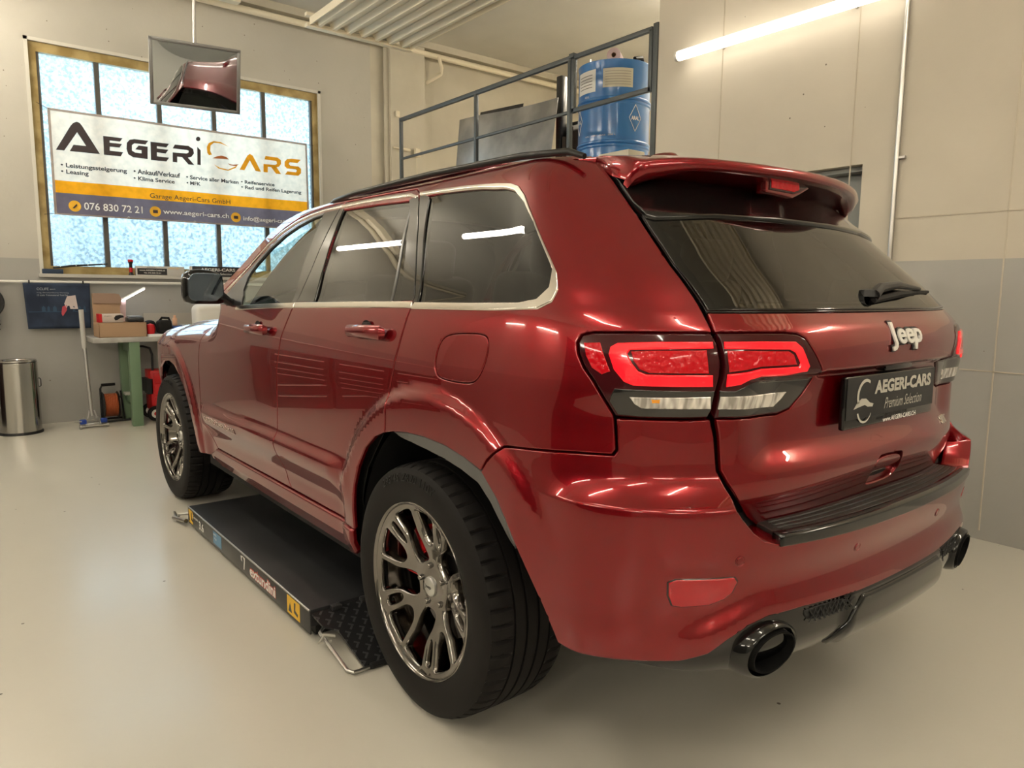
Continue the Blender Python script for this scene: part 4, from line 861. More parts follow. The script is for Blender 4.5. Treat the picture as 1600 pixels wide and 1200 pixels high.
# --- rear bumper
BG = [(.391, 1.0035), (.3985, .964), (.4055, .884), (.4195, .853), (.4335, .828), (.440, .809), (.451, .786), (.471, .752), (.492, .728), (.524, .7155)]
BT = [(-.011+.0, .8235)]
bo = [(.0075, .8585), (.042, .9005), (.13, .911), (.187, .9165), (.2465, .918), (.2525, .932), (.2485, 1.0035), (.283, 1.0035), (.356, 1.002)]+BG
bo_low = UZ(ARCH_B)+[(.19, .441), (.217, .443), (.286, .450), (.364, .458), (.404, .474), (.435, .505), (.470, .532), (.507, .545), (.589, .547), (.774, .538)]
bl_loop = bo+[(2-u, z) for u, z in bo[::-1]]+[(2-u, z) for u, z in bo_low]+bo_low[::-1]
bmp = panel('rear_bumper', S1, bl_loop, M['paint'], car, step=(.022, .010), su=RU, th=.075)
# floor of the step behind the tailgate, red, with the ribbed black pad on it
def shelf(u, t, z=.722):
    a = surf(u, np.full(np.shape(u), .72)); b_ = surf(u, np.full(np.shape(u), .715), bump=1.0)
    p = a+(b_-a)*np.asarray(t)[..., None]; p[..., 2] = z+.006*(1-np.asarray(t)); return p
panel('bumper_shelf', lambda u, v: shelf(np.asarray(u), np.asarray(v)), [(.40, -.3), (.46, 1.0), (.53, .97), (1, .97), (1.47, .97), (1.54, 1.0), (1.60, -.3)], M['paint'], bmp, step=(.06, .3), su=RU, th=.01, lip=0, bd=.05, flip=True)
M['pad_rib'] = mat('pad_rib', (.030, .029, .027), .28, spec=.4)
M['pad'] = mat('ribbed_black_step_pad', (.022, .021, .020), .38)
pad = panel('step_pad', lambda u, v: shelf(np.asarray(u), np.asarray(v)), [(.495, .02), (.530, 1.03), (.8, 1.03), (1, 1.03), (1.2, 1.03), (1.47, 1.03), (1.505, .02), (1.2, .0), (1, .0), (.8, .0)], M['pad'], bmp, step=(.05, .2), su=RU, off=.012, th=.012, lip=.003, bd=.03, flip=True)
for k in range(5):
    t0 = .09+k*.18
    panel('rib', lambda u, v: shelf(np.asarray(u), np.asarray(v)), [(.515+.03*t0, t0), (1, t0), (1.485-.03*t0, t0), (1.485-.03*t0, t0+.10), (1, t0+.10), (.515+.03*t0, t0+.10)], M['pad_rib'], pad, step=(.03, .4), su=RU, off=.0165, th=.006, lip=.002, inset=.0025, bd=.03, flip=True)
panel('pad_edge', S1, [(.524, .738), (.7, .738), (1, .738), (1.3, .738), (1.476, .738), (1.478, .711), (1.3, .706), (1, .704), (.7, .706), (.522, .711)], M['black_gloss'], pad, step=(.03, .01), su=RU, off=.007, th=.03, lip=.004, inset=.005)
RF = [(.341, .646), (.352, .654), (.424, .651), (.440, .650), (.446, .638), (.438, .612), (.424, .597), (.401, .587), (.36, .586), (.347, .590), (.341, .615)]
for RFp in (RF, R2(RF)[::-1]):
    r_ = panel('fog_reflector', S1, grow(RFp, 1.05), M['black_gloss'], bmp, step=(.02, .012), su=RU, off=.0015, th=.01, lip=.001, inset=.002)
    panel('lens', S1, RFp, M['refl_red'], r_, step=(.012, .01), su=RU, off=.005, th=.006, lip=.003)
for (u_, z_) in ((.449, .690), (.762, .653), (1.238, .653), (1.551, .690)):
    n_ = nrm(np.array(u_), np.array(z_), S1); p_ = S1(np.array(u_), np.array(z_))
    mb = MB(); mb.lathe([(.001, .0015), (.0085, .0015), (.0095, 0), (.0115, .0), (.0125, .0012), (.013, -.002)], seg=20); mb.bm.transform(Matrix.Translation(Vector(p_.tolist()))@Vector(n_.tolist()).to_track_quat('Z', 'Y').to_matrix().to_4x4()); mb.build('parking_sensor', M['paint'], bmp)
# black lower valance with exhaust bezels
dl = [(.20, .430), (.30, .428), (.40, .405), (.46, .40), (.52, .398), (.60, .395), (.68, .385), (.80, .380), (1, .378)]
dt = [(.19, .446), (.217, .449), (.286, .457), (.364, .466), (.404, .483), (.435, .513), (.470, .540), (.507, .553), (.589, .555), (.774, .546), (1, .545)]
def S2(u, v):
    v = np.asarray(v, float); P = surf(u, v, bump=1.0, off=-.010)
    k = ss(.47, .36, v); yk = np.abs(P[..., 1]); P[..., 0] += .035*k*1.0-.012*ss(.30, .26, yk)
    return P
dif = panel('valance', S2, dt+[(2-u, z) for u, z in dt[:-1][::-1]]+[(2-u, z) for u, z in dl[:-1]]+dl[::-1], M['black_gloss'], bmp, step=(.022, .012), su=RU, th=.06, lip=.01, inset=.012)
mesh_m = mat('black_mesh_insert', (.010, .010, .010), .5)
for s_ in (0, 1):
    P = [(.593, .536), (.732, .530), (.718, .510), (.690, .498), (.605, .505), (.592, .520)]
    P = P if not s_ else R2(P)[::-1]
    gi = panel('grille_insert', S2, P, mesh_m, dif, step=(.02, .01), su=RU, off=.003, th=.006, lip=.001, smooth=1)
    mb = MB()
    for k in range(9):
        a = .60+k*.0145; u0, u1 = a, a+.02
        for q in ((u0, .502, u1, .534), (u1, .502, u0, .534)):
            uu = (q[0], q[2]) if not s_ else (2-q[0], 2-q[2])
            mb.tube([Vector(S2(np.array(uu[0]), np.array(q[1])).tolist())+Vector((-.007, 0, 0)), Vector(S2(np.array(uu[1]), np.array(q[3])).tolist())+Vector((-.007, 0, 0))], .0018, 6)
    mb.build('mesh', mesh_m, gi)
# tow eye cover and centre step of the valance
P = [(.778, .492), (.800, .512), (.838, .510), (.842, .497), (.815, .488)]
panel('cover', S2, P, M['black_gloss'], dif, step=(.02, .01), su=RU, off=.007, th=.012, lip=.005, smooth=1)
panel('centre_skid', S2, [(.70, .40), (.745, .50), (.775, .528), (1.225, .528), (1.255, .50), (1.30, .40), (1.2, .385), (.8, .385)], M['black_gloss'], dif, step=(.02, .01), su=RU, off=.008, th=.02, lip=.006, inset=.008)
def exhaust(s_):
    e = empty('exhaust_tip', (-.938, .556*s_, .458)); e.parent = dif.parent
    def ring(ax, az, x): return [(x-.25*0, ax*math.cos(2*PI*k/40), az*math.sin(2*PI*k/40)) for k in range(40)]
    def loft(name, rings, m_, slash=.30):
        bm = bmesh.new(); R = []
        for ax, az, x in rings: R.append([bm.verts.new((x-slash*az*math.sin(2*PI*k/40)*.5-.25*s_*ax*math.cos(2*PI*k/40)*-.55, ax*math.cos(2*PI*k/40), az*math.sin(2*PI*k/40))) for k in range(40)])
        for A, B in zip(R[:-1], R[1:]):
            for k in range(40): bm.faces.new((A[k], A[(k+1) % 40], B[(k+1) % 40], B[k]))
        mb = MB(); mb.bm.free(); mb.bm = bm; return mb.build(name, m_, e, ang=50)
    loft('bezel', [(.096, .074, .06), (.093, .072, .01), (.088, .067, -.008), (.082, .061, -.012), (.076, .056, -.006), (.074, .054, .03)], M['black_gloss'])
    loft('pipe', [(.070, .051, .12), (.072, .053, -.008), (.070, .052, -.018), (.066, .048, -.018), (.064, .046, .0), (.060, .043, .20)], mat('sooty_pipe', (.006, .006, .006), .7, spec=.08))
    MB().box((.10, 0, 0), (.01, .125, .090)).build('pipe_inside', M['liner'], e)
    return e
ex = exhaust(1); ex2 = exhaust(-1); ex.parent = bmp; ex2.parent = bmp
# --- mirror housings and glass
M['mirror_dim'] = mat('blue_tinted_mirror', (.16, .20, .25), .03, 1.0)
def door_mirror(d):
    mb = MB()
    def sec(y, kx, kz, cz): return [( (1.80+kx*math.copysign(abs(math.cos(a))**.75, math.cos(a))*(1.35 if math.cos(a) > 0 else .42)), y, cz+kz*math.copysign(abs(math.sin(a))**.6, math.sin(a))) for a in [2*PI*k/28 for k in range(28)]]
    R = []
    for y, kx, kz, cz in ((.945, .055, .058, 1.285), (.965, .065, .074, 1.296), (1.0, .07, .080, 1.302), (1.05, .07, .082, 1.304), (1.09, .062, .079, 1.302), (1.115, .045, .066, 1.298), (1.125, .02, .045, 1.296)):
        R.append([mb.bm.verts.new(p) for p in sec(y, kx, kz, cz)])
    for A, B in zip(R[:-1], R[1:]):
        for k in range(28): mb.bm.faces.new((A[k], A[(k+1) % 28], B[(k+1) % 28], B[k]))
    mb.bm.faces.new(R[0]); mb.bm.faces.new(R[-1])
    h = mb.build('mirror_housing', M['black_gloss'], d, ang=60)
    gp = [(.955, 1.236), (.953, 1.35), (.965, 1.366), (1.06, 1.370), (1.092, 1.362), (1.108, 1.335), (1.110, 1.27), (1.10, 1.243), (1.07, 1.234)]
    panel('mirror_glass', lambda y, z: np.stack([1.762-.0*np.asarray(y)+.10*(np.asarray(y)-1.03), np.asarray(y), np.asarray(z)], -1), gp, M['mirror_dim'], h, step=(.03, .03), th=.004, lip=.001, smooth=1, flip=True)
    mb = MB(); mb.tube([(1.82, .87, 1.222), (1.82, .91, 1.232), (1.81, .955, 1.262)], [.020, .020, .024], 12); bmesh.ops.scale(mb.bm, vec=(1.6, 1, 1), verts=mb.bm.verts, space=Matrix.Translation((-1.82, 0, 0))); mb.build('mirror_arm', M['black_plastic'], h)
    return h
door_mirror(df)
# --- rear arch lip (grey rubber edge)
def lip(cx, pts, name):
    mb = MB(); mb.tube([Vector(surf((float(fX(np.array(z)))-x)/RU, z, off=.001).tolist()) for x, z in pts], .007, 8); return mb.build(name, M['trim_dark'], car)
M['arch_grey'] = mat('grey_arch_liner', (.10, .10, .10), .42)
A2 = [(.12, .858), (.03, .868), (-.06, .870), (-.16, .864), (-.25, .848), (-.334, .822), (-.385, .775), (-.43, .71), (-.462, .652)]
def lipsurf(t, w):
    t = np.asarray(t, float); w = np.asarray(w, float); X = np.array(A2)
    n = len(X)-1; xs = np.interp(t*n, range(n+1), X[:, 0]); zs = np.interp(t*n, range(n+1), X[:, 1])
    P = surf((fX(zs)-xs)/RU, zs, bump=0.); cx, cz = -.03, .387
    d = np.stack([cx-xs, 0*xs, cz-zs], -1); d /= np.linalg.norm(d, axis=-1, keepdims=True)
    k = np.sin(np.clip(t, 0, 1)*PI)**.5
    P = P+d*(w*.042*k)[..., None]; P[..., 1] -= .004+.006*w; return P
panel('arch_trim', lipsurf, [(0, 0), (1, 0), (1, 1), (0, 1)], M['arch_grey'], car, step=(.02, .3), th=.01, lip=.0, bd=.02, su=1., flip=True)
# everything built so far for the left is mirrored for the right
for nm in ('body_side', 'rear_door', 'front_door', 'sill', 'front_wing', 'tail_lamp', 'arch_trim'):
    o = next((c for c in car.children if c.name.split('.')[0] == nm), None)
    if o: mirror_tree(o, car)
mirror_tree(lg_, tg)
# --- inner liners, wells, floor, underbody
L1 = UZ(REARGAP[::-1][5:])
liner_o = UZ([(-.34, 1.24), (.0, 1.24), (1.0, 1.225), (2.1, 1.15), (2.25, 1.0), (2.30, .7), (2.25, .42), (1.3, .38), (.47, .38), (.46, .55), (.40, .68), (.27, .83), (.08, .90), (-.10, .91), (-.30, .87)])
li = panel('inner_liner', S0, liner_o, M['liner'], car, step=(.08, .08), su=RU, off=-.055, th=.002, lip=0, bd=.05); mirror(li)
li = panel('inner_liner', S0, [(.0, .88), (.0, 1.24), (.24, 1.24), (.39, 1.22), (.6, 1.21), (1, 1.21), (1, .74), (.45, .74), (.2, .80)], M['liner'], car, step=(.08, .08), su=RU, off=-.075, th=.002, lip=0, bd=.05); mirror(li)
# dark pillar linings behind the gaps of the glasshouse
for P, of in (([(.17, 1.255), (.08, 1.255), (.30, 1.60), (.42, 1.61), (.42, 1.66), (.95, 1.665), (.93, 1.615), (.46, 1.60)], -.02), ([(.84, 1.25), (.98, 1.62), (1.17, 1.62), (1.06, 1.24)], -.022)):
    li = panel('pillar_lining', S0, UZ(P), M['liner'], car, step=(.06, .06), su=RU, off=of, th=.004, lip=0, bd=.04); mirror(li)
li = panel('pillar_lining', S0, UZ([(-.10, 1.60), (-.30, 1.50), (-.50, 1.35), (-.53, 1.26)])[:0]+[(.06, 1.60), (.10, 1.48), (.14, 1.36), (.145, 1.25), (.37, 1.25), (.335, 1.36), (.30, 1.485), (.255, 1.61)], M['liner'], car, step=(.06, .06), su=RU, off=-.02, th=.004, lip=0, bd=.04); mirror(li)
def well(cx, cz, r, name='wheel_arch_liner'):
    mb = MB(); prof = []
    n = 26; A = []
    for yy, rr in ((.885, r), (.87, r+.002), (.62, r+.002), (.60, r-.05)):
        ring = [mb.bm.verts.new((cx+rr*math.cos(a), yy, cz+rr*math.sin(a))) for a in [.12+(PI-.24)*k/n for k in range(n+1)]]; A.append(ring)
    for P, Q in zip(A[:-1], A[1:]):
        for k in range(n): mb.bm.faces.new((P[k], P[k+1], Q[k+1], Q[k]))
    mb.bm.faces.new(A[-1])
    return mb.build(name, M['liner'], car)
for cx in (-.03, 2.90): o = well(cx if cx > 1 else -.06, .387, .485 if cx > 1 else .545); mirror(o)
mb = MB(); mb.box((1.75, 0, .32), (2.7, 1.16, .12)).box((1.45, 0, .36), (1.9, 1.74, .10)).box((-.55, 0, .50), (.40, 1.2, .12)).box((3.35, 0, .38), (.30, 1.0, .10)); mb.build('underbody', M['liner'], car, smooth=False)
mb = MB(); mb.tube([(-.85, .556, .463), (-.6, .5, .40), (.3, .3, .28)], .04, 12).tube([(-.85, -.556, .463), (-.6, -.5, .40), (.3, -.3, .28)], .04, 12); mb.build('exhaust_pipe', M['steel'], car)
mb = MB(); mb.box((.85, 0, .62), (2.4, 1.60, .03)).box((2.05, 0, .95), (.06, 1.60, .5)).box((-.45, 0, .75), (.8, 1.15, .04)); mb.build('cabin_floor', M['liner'], car, smooth=False)
mb = MB(); mb.box((1.98, 0, 1.10), (.42, 1.56, .14), bev=.04, seg=3).box((1.83, 0, 1.02), (.16, 1.56, .2), bev=.04); mb.build('dashboard', M['seat'], car)
mb = MB(); mb.lathe([(.180, -.012), (.192, 0), (.180, .012), (.168, 0)], seg=32, closed=True); mb.box((0, 0, 0), (.34, .05, .02)).cyl((0, 0, 0), .055, .04); mb.bm.transform(Matrix.Translation((1.63, .38, 1.08))@Matrix.Rotation(math.radians(-65), 4, 'Y')); mb.build('steering_wheel', M['seat'], car)
def seat(x, y, w_, z=.66):
    s_ = empty('seat', (x, y, z)); s_.parent = car
    MB().box((.12, 0, .12), (.50, w_, .15), bev=.05, seg=3).build('cushion', M['seat'], s_)
    MB().box((-.17, 0, .40), (.15, w_*.96, .60), Matrix.Rotation(math.radians(-14), 4, 'Y'), bev=.05, seg=3).build('backrest', M['seat'], s_)
    for yy in ([0] if w_ < .7 else [-.38, 0, .38]):
        MB().box((-.27, yy, .76), (.10, .26, .17), Matrix.Rotation(math.radians(-10), 4, 'Y'), bev=.04, seg=3).tube([(-.25, yy-.06, .62), (-.27, yy-.06, .72)], .006, 6).tube([(-.25, yy+.06, .62), (-.27, yy+.06, .72)], .006, 6).build('headrest', M['seat'], s_)
    return s_
seat(1.12, .38, .52); seat(1.12, -.38, .52); seat(.25, 0, 1.28)
mb = MB(); mb.box((-.42, 0, 1.12), (.42, 1.25, .02), bev=.008); mb.build('parcel_cover', M['seat'], car)
mb = MB(); mb.box((1.62, 0, 1.58), (.03, .22, .06), bev=.015); mb.build('rear_view_mirror', M['black_plastic'], car)
# --- front end (faces the window, out of sight from here)
fb = [(-2.0-.0, .62)]
uF = lambda x: float((fX(np.array(.6))-x)/RU)
u_a, u_c = uF(3.36), uF(3.0)-1.0       # u at the wheel arch and on the centre line
fbo = [(u_a, .62), (u_a-.12, .66), (u_c, .66), (u_c, .30), (u_a-.3, .30), (u_a-.02, .36)]
o = panel('front_bumper', S0, fbo, M['paint'], car, step=(.03, .02), su=RU, th=.03); mirror(o)
gfo = [(u_a-.10, .67), (u_a-.10, .80), (u_a-.14, .90), (u_c, .93), (u_c, .67)]
o = panel('front_grille', S0, gfo, M['black_gloss'], car, step=(.03, .02), su=RU, off=-.004, th=.02); mirror(o)
o = panel('headlamp', S0, [(u_a-.13, .75), (u_a-.14, .87), (u_a-.42, .86), (u_a-.40, .76)], M['lens_clear'], car, step=(.03, .02), su=RU, off=.002, th=.01, smooth=1); mirror(o)

# ------------------------------------------------------------------ wheels
def tyre_mesh():
    mb = MB(); seg = 330; hw = .1475
    half = [(.262, .125), (.268, .137), (.285, .1445), (.315, .1475), (.345, .1465), (.362, .142), (.3745, .134), (.3805, .122), (.3845, .105), (.3855, .093), (.386, .068), (.386, .0655), (.379, .0655), (.379, .0585), (.3865, .0585), (.3868, .026), (.3868, .0255), (.3795, .0255), (.3795, .0165), (.387, .0165), (.387, 0)]
    prof = half+[(r, -y) for r, y in half[:-1][::-1]]+[(.255, -.11), (.255, .11)]
    n = len(prof); R = []
    for r, y in prof:
        ring = []
        sip = .0885 < abs(y) < .130 and r > .37
        for k in range(seg):
            a = 2*PI*(k+.0)/seg; rr = r-(.009 if (sip and k % 6 == 0) else 0)
            if r < .386 or abs(y) > .07: pass
            ring.append(mb.bm.verts.new((rr*math.cos(a), y, rr*math.sin(a))))
        R.append(ring)
    for i in range(n):
        A, B = R[i], R[(i+1) % n]
        for k in range(seg): mb.bm.faces.new((A[k], A[(k+1) % seg], B[(k+1) % seg], B[k]))
    return mb
def wheel(loc, rz, rot, label, side_=1):
    wv = empty('wheel', loc, rz); wv.parent = car; wv['label'] = label
    return wv
def pol(r, a): return (r*math.cos(math.radians(a)), r*math.sin(math.radians(a)))
def face_y(r): return np.interp(r, [0, .035, .06, .09, .13, .18, .225, .25, .262, .27], [-.052, -.052, -.056, -.052, -.040, -.026, -.014, -.008, -.002, 0])
def fw(u, v):
    u = np.asarray(u, float); v = np.asarray(v, float); r = np.hypot(u, v); return np.stack([u, .1375+face_y(r), v], -1)
def make_wheel():
    wv = empty('wheel', (0, 0, .387)); wv.parent = car
    t = tyre_mesh().build('tyre', M['rubber'], wv, ang=28)
    t.location = (0, 0, 0)
    def tyre_text(s_, a0, span, r0, h_):
        def fn(x, y, z):
            a = math.radians(a0)-x/r0; r = r0+y
            yy = np.interp(r, [.268, .285, .315, .345, .362], [.137, .1445, .1475, .1465, .142])
            return Vector((-r*math.cos(a)*-1 if False else -r*math.cos(a), yy+.0008+z, r*math.sin(a)))
        text('tyre_lettering', s_, mat('tyre_print', (.004, .004, .004), .35) if 'tyre_print' not in bpy.data.materials else bpy.data.materials['tyre_print'], t, lambda x, y, z: fn(x, y, z), span, h_, .01, .0012)
    tyre_text('295/45 ZR20 110Y', 122, .30, .335, .024)
    # barrel and lip
    mb = MB(); mb.lathe([(.272, .130), (.2735, .1375), (.270, .141), (.2655, .1385), (.2625, .131), (.258, .10), (.252, .06), (.238, .03), (.236, -.10), (.262, -.128), (.262, -.132), (.232, -.10), (.230, .02), (.250, .07), (.255, .12)], axis='Y', seg=96, closed=True)
    rim = mb.build('rim', M['rim'], wv, ang=40)
    holes = []
    for k in range(5):
        A = 44+72*k; B = A+36
        holes.append([pol(.238, A-3.6), pol(.238, A+3.6), pol(.205, A+4.6), pol(.175, A+4.2), pol(.160, A+2.2), pol(.160, A-2.2), pol(.175, A-4.2), pol(.205, A-4.6)])
        sm = lambda r: float(1-ss(.085, .175, np.array(r)))
        wa = lambda r: float(np.interp(r, [.08, .12, .15, .19, .246], [.015, .017, .023, .031, .037]))
        wb = lambda r: float(np.interp(r, [.08, .12, .246], [.014, .011, .0085]))
        dg = lambda w_, r: math.degrees(math.asin(w_/r))
        ea = lambda r, q: A-15*sm(r)+q*dg(wa(r), r)                 # edges of the slotted arm
        eb = lambda r, q, B0: B0+9*sm(r)+q*dg(wb(r), r)              # edges of the thin blade
        rs = [.246, .225, .20, .175, .15, .125, .10, .082]
        big = [pol(r, ea(r, 1)) for r in rs[::-1]]+[pol(.246, A+14), pol(.246, A+22)]+[pol(r, eb(r, -1, A+36)) for r in rs]
        small = [pol(r, ea(r, -1)) for r in rs[:5]]+[pol(.135, A-20)]+[pol(r, eb(r, 1, A-36)) for r in rs[:5][::-1]]+[pol(.246, A-22), pol(.246, A-14)]
        holes += [big, small]
    outer = [pol(.2635, a*4) for a in range(90)]
    sp_ = panel('spokes', fw, outer, M['rim'], wv, holes=holes, step=(.008, .008), th=.030, lip=.004, inset=.005, hsmooth=2, bd=.006, flip=True)
    # recessed second level: thicker chrome flanks
    for k in range(5):
        a = 80+72*k; x, z = pol(.0635, a-36+36)
        MB().lathe([(.001, .008), (.007, .008), (.009, .005), (.009, -.012)], (x, .083, z), 'Y', 10).build('lug_nut', M['rim'], wv)
    MB().lathe([(.001, .006), (.024, .005), (.030, .001), (.032, -.006), (.032, -.02)], (0, .0905, 0), 'Y', 36).build('hub_cap', M['alu'], wv)
    text('hub_lettering', 'Jeep', M['black_print'], wv, lambda x, y, z: Vector((.017-x, .0973, -.006+y)), .034, .014, .03)
    MB().lathe([(.03, .01), (.095, .01), (.10, 0), (.175, 0), (.175, -.03), (.10, -.03), (.03, -.06)], (0, .02, 0), 'Y', 64).build('brake_disc', M['disc'], wv)
    return wv
w0 = make_wheel()
w0.location = (0, .813, .387)
# caliper does not turn with the wheel but moves with it
def caliper(w_, a):
    n = 10; mb = MB()
    A = [mb.bm.verts.new((r*math.cos(t), y, r*math.sin(t))) for t in [a-.45+.9*i/n for i in range(n+1)] for r, y in ((.115, -.04), (.205, -.04), (.205, .055), (.115, .060))]
    for i in range(n):
        for j in range(4): mb.bm.faces.new((A[i*4+j], A[i*4+(j+1) % 4], A[i*4+4+(j+1) % 4], A[i*4+4+j]))
    mb.bm.faces.new(A[:4]); mb.bm.faces.new(A[-4:]); bmesh.ops.bevel(mb.bm, geom=list(mb.bm.edges), offset=.006, segments=2, affect='EDGES')
    return mb.build('brake_caliper', M['red_plastic'], w_)
caliper(w0, math.radians(20))
w1 = copy_tree(w0, car); w1.location = (2.914, .813, .387); w1.rotation_euler = (0, 0, math.radians(.8))
w2 = copy_tree(w0, car); w2.location = (0, -.813, .387); w2.rotation_euler = (0, 0, PI)
w3 = copy_tree(w0, car); w3.location = (2.914, -.813, .387); w3.rotation_euler = (0, 0, PI)
# ------------------------------------------------------------------ scissor lift platform beside the rear wheel
M['lift'] = mat('black_lift_paint', (.016, .017, .019), .42, .2); noise_mix(M['lift'], (.012, .013, .015), (.030, .031, .034), 3, 8, .35, .75)
M['lift_side'] = mat('dark_lift_side', (.05, .05, .052), .35, .4)
M['diamond'] = mat('diamond_plate', (.030, .031, .034), .36, .5)
N, L, b = nodes(M['diamond'])
tx = N.new('ShaderNodeTexCoord')
def chk(rot, off):
    mp = N.new('ShaderNodeMapping'); mp.inputs['Rotation'].default_value = (0, 0, rot); mp.inputs['Location'].default_value = off; L.new(tx.outputs['Object'], mp.inputs[0])
    s_ = N.new('ShaderNodeSeparateXYZ'); L.new(mp.outputs[0], s_.inputs[0])
    def band(o_, k, w_):
        m1 = N.new('ShaderNodeMath'); m1.operation = 'MULTIPLY'; m1.inputs[1].default_value = k; L.new(s_.outputs[o_], m1.inputs[0])
        m2 = N.new('ShaderNodeMath'); m2.operation = 'FRACT'; L.new(m1.outputs[0], m2.inputs[0])
        m3 = N.new('ShaderNodeMath'); m3.operation = 'LESS_THAN'; m3.inputs[1].default_value = w_; L.new(m2.outputs[0], m3.inputs[0]); return m3
    a_, b__ = band(0, 24, .5), band(1, 24, .18); mu = N.new('ShaderNodeMath'); mu.operation = 'MULTIPLY'; L.new(a_.outputs[0], mu.inputs[0]); L.new(b__.outputs[0], mu.inputs[1]); return mu
c1, c2 = chk(.7, (0, 0, 0)), chk(.7+PI/2, (.02, .02, 0)); mxx = N.new('ShaderNodeMath'); mxx.operation = 'MAXIMUM'; L.new(c1.outputs[0], mxx.inputs[0]); L.new(c2.outputs[0], mxx.inputs[1])
mxc = N.new('ShaderNodeMix'); mxc.data_type = 'RGBA'; mxc.inputs[6].default_value = (.022, .023, .025, 1); mxc.inputs[7].default_value = (.085, .085, .088, 1); L.new(mxx.outputs[0], mxc.inputs[0]); L.new(mxc.outputs[2], b.inputs['Base Color'])
bp = N.new('ShaderNodeBump'); bp.inputs['Strength'].default_value = .9; bp.inputs['Distance'].default_value = .003; L.new(mxx.outputs[0], bp.inputs['Height']); L.new(bp.outputs[0], b.inputs['Normal'])
LX0, LX1, LY0, LY1, LZ = .64, 2.29, .40, 1.028, .112
lift = empty('car_lift', (LX0, LY1, 0), 0, 'low black scissor lift platform lying on the floor under the car', 'car lift')
mb = MB(); mb.box(*bx(0, LX1-LX0, LY0-LY1, -.004, .045, LZ), bev=.004); mb.build('platform', M['lift'], lift)
mb = MB(); mb.box(*bx(-.005, LX1-LX0+.005, -.004, .002, .018, LZ-.004), bev=.002); mb.build('side_plate', M['lift_side'], lift)
mb = MB(); mb.box(*bx(.02, LX1-LX0-.02, LY0-LY1+.03, -.03, .0, .045)); mb.build('base_frame', M['black_plastic'], lift, smooth=False)
mb = MB(); mb.tube([(0, .0, LZ-.003), (LX1-LX0, .0, LZ-.003)], .004, 8); mb.build('edge_strip', M['steel'], lift)
# ramps
rmp = MB(); pr_ = [(-.005, -.005), (-.08, -.015), (-.12, -.055), (-.33, -.060), (-.335, -.62), (-.005, -.62)]
def zr(x): return LZ-.012+(x+.005)*.29
A = [rmp.bm.verts.new((x, y, zr(x))) for x, y in pr_]; B = [rmp.bm.verts.new((x, y, zr(x)-.008)) for x, y in pr_]
rmp.bm.faces.new(A); rmp.bm.faces.new(B[::-1])
for i in range(len(A)): rmp.bm.faces.new((A[i], B[i], B[(i+1) % len(A)], A[(i+1) % len(A)]))
rmp = rmp.build('ramp_plate', M['diamond'], lift, smooth=False)
mb = MB(); mb.tube([(-.335, -.075, .012), (-.335, -.16, .012)], .011, 10).tube([(-.335, -.17, .012), (-.335, -.60, .012)], .013, 10); mb.build('ramp_roller', M['black_plastic'], lift)
mb = MB(); mb.tube([(-.06, -.09, .075), (-.05, -.03, .055), (-.06, -.012, .045), (-.31, .0, .012), (-.335, -.012, .010), (-.335, -.07, .011)], .0065, 8); mb.build('ramp_rod', M['steel'], lift)
mb = MB(); mb.tube([(-.12, -.03, .03), (-.10, .01, .028), (-.115, -.005, .06), (-.13, -.04, .05)], .006, 8); mb.build('cable_tie', mat('grey_hose', (.45, .43, .38), .6), lift)
[MB().box((-.01, y, LZ-.01), (.03, .04, .02), bev=.004).build('hinge', M['lift_side'], lift) for y in (-.10, -.22)]
mb = MB(); pr2 = [(LX1-LX0+.005, -.02), (LX1-LX0+.02, -.02), (LX1-LX0+.28, -.08), (LX1-LX0+.28, -.60), (LX1-LX0+.005, -.60)]
def zr2(x): return LZ-.012-(x-LX1+LX0)*.33
A = [mb.bm.verts.new((x, y, zr2(x))) for x, y in pr2]; B = [mb.bm.verts.new((x, y, zr2(x)-.008)) for x, y in pr2]
mb.bm.faces.new(A); mb.bm.faces.new(B[::-1])
for i in range(len(A)): mb.bm.faces.new((A[i], B[i], B[(i+1) % len(A)], A[(i+1) % len(A)]))
mb.build('ramp_plate', M['diamond'], lift, smooth=False)
mb = MB(); mb.tube([(LX1-LX0+.02, -.02, .06), (LX1-LX0+.08, .03, .05), (LX1-LX0+.10, .035, .012), (LX1-LX0+.27, .01, .012)], .007, 8).tube([(LX1-LX0+.0, .015, .03), (LX1-LX0+.14, .045, .02)], .012, 8); mb.build('ramp_rod', M['steel'], lift)
M['yellow'] = mat('warning_yellow', (.75, .45, .03), .5); M['blue_st'] = mat('blue_sticker', (.12, .26, .42), .5); M['red_print'] = mat('red_print', (.55, .06, .04), .5)
def sticker(name, x0, x1, z0, z1, m_): return MB().box(*bx(x0, x1, .002, .0032, z0, z1)).build(name, m_, lift, smooth=False)
s1 = sticker('warning_sticker', .09, .215, .030, .102, M['yellow']); s2 = sticker('warning_sticker', LX1-LX0-.09, LX1-LX0-.015, .030, .100, M['yellow'])
for s_, x0 in ((s1, .155), (s2, LX1-LX0-.05)):
    flat('warning_mark', [(x0+.048, .040), (x0+.010, .040), (x0+.029, .080)], M['black_print'], s_, lambda a, b_: Vector((a, .0036, b_)))
    flat('warning_mark', [(x0-.008, .050), (x0-.045, .042), (x0-.050, .055), (x0-.022, .062), (x0-.028, .092), (x0-.012, .092)], M['black_print'], s_, lambda a, b_: Vector((a, .0036, b_)))
sb = sticker('label_sticker', 1.06, 1.19, .036, .098, M['blue_st'])
text('lettering', 'extra', M['white'], sb, lambda x, y, z: Vector((1.185-x, .0036, .078+y)), .05, .012); text('lettering', 'kg', M['white'], sb, lambda x, y, z: Vector((1.165-x, .0036, .058+y)), .03, .012)
LSx = lambda x0, z0: (lambda x, y, z: Vector((x0-x, .0034+z, z0+y)))
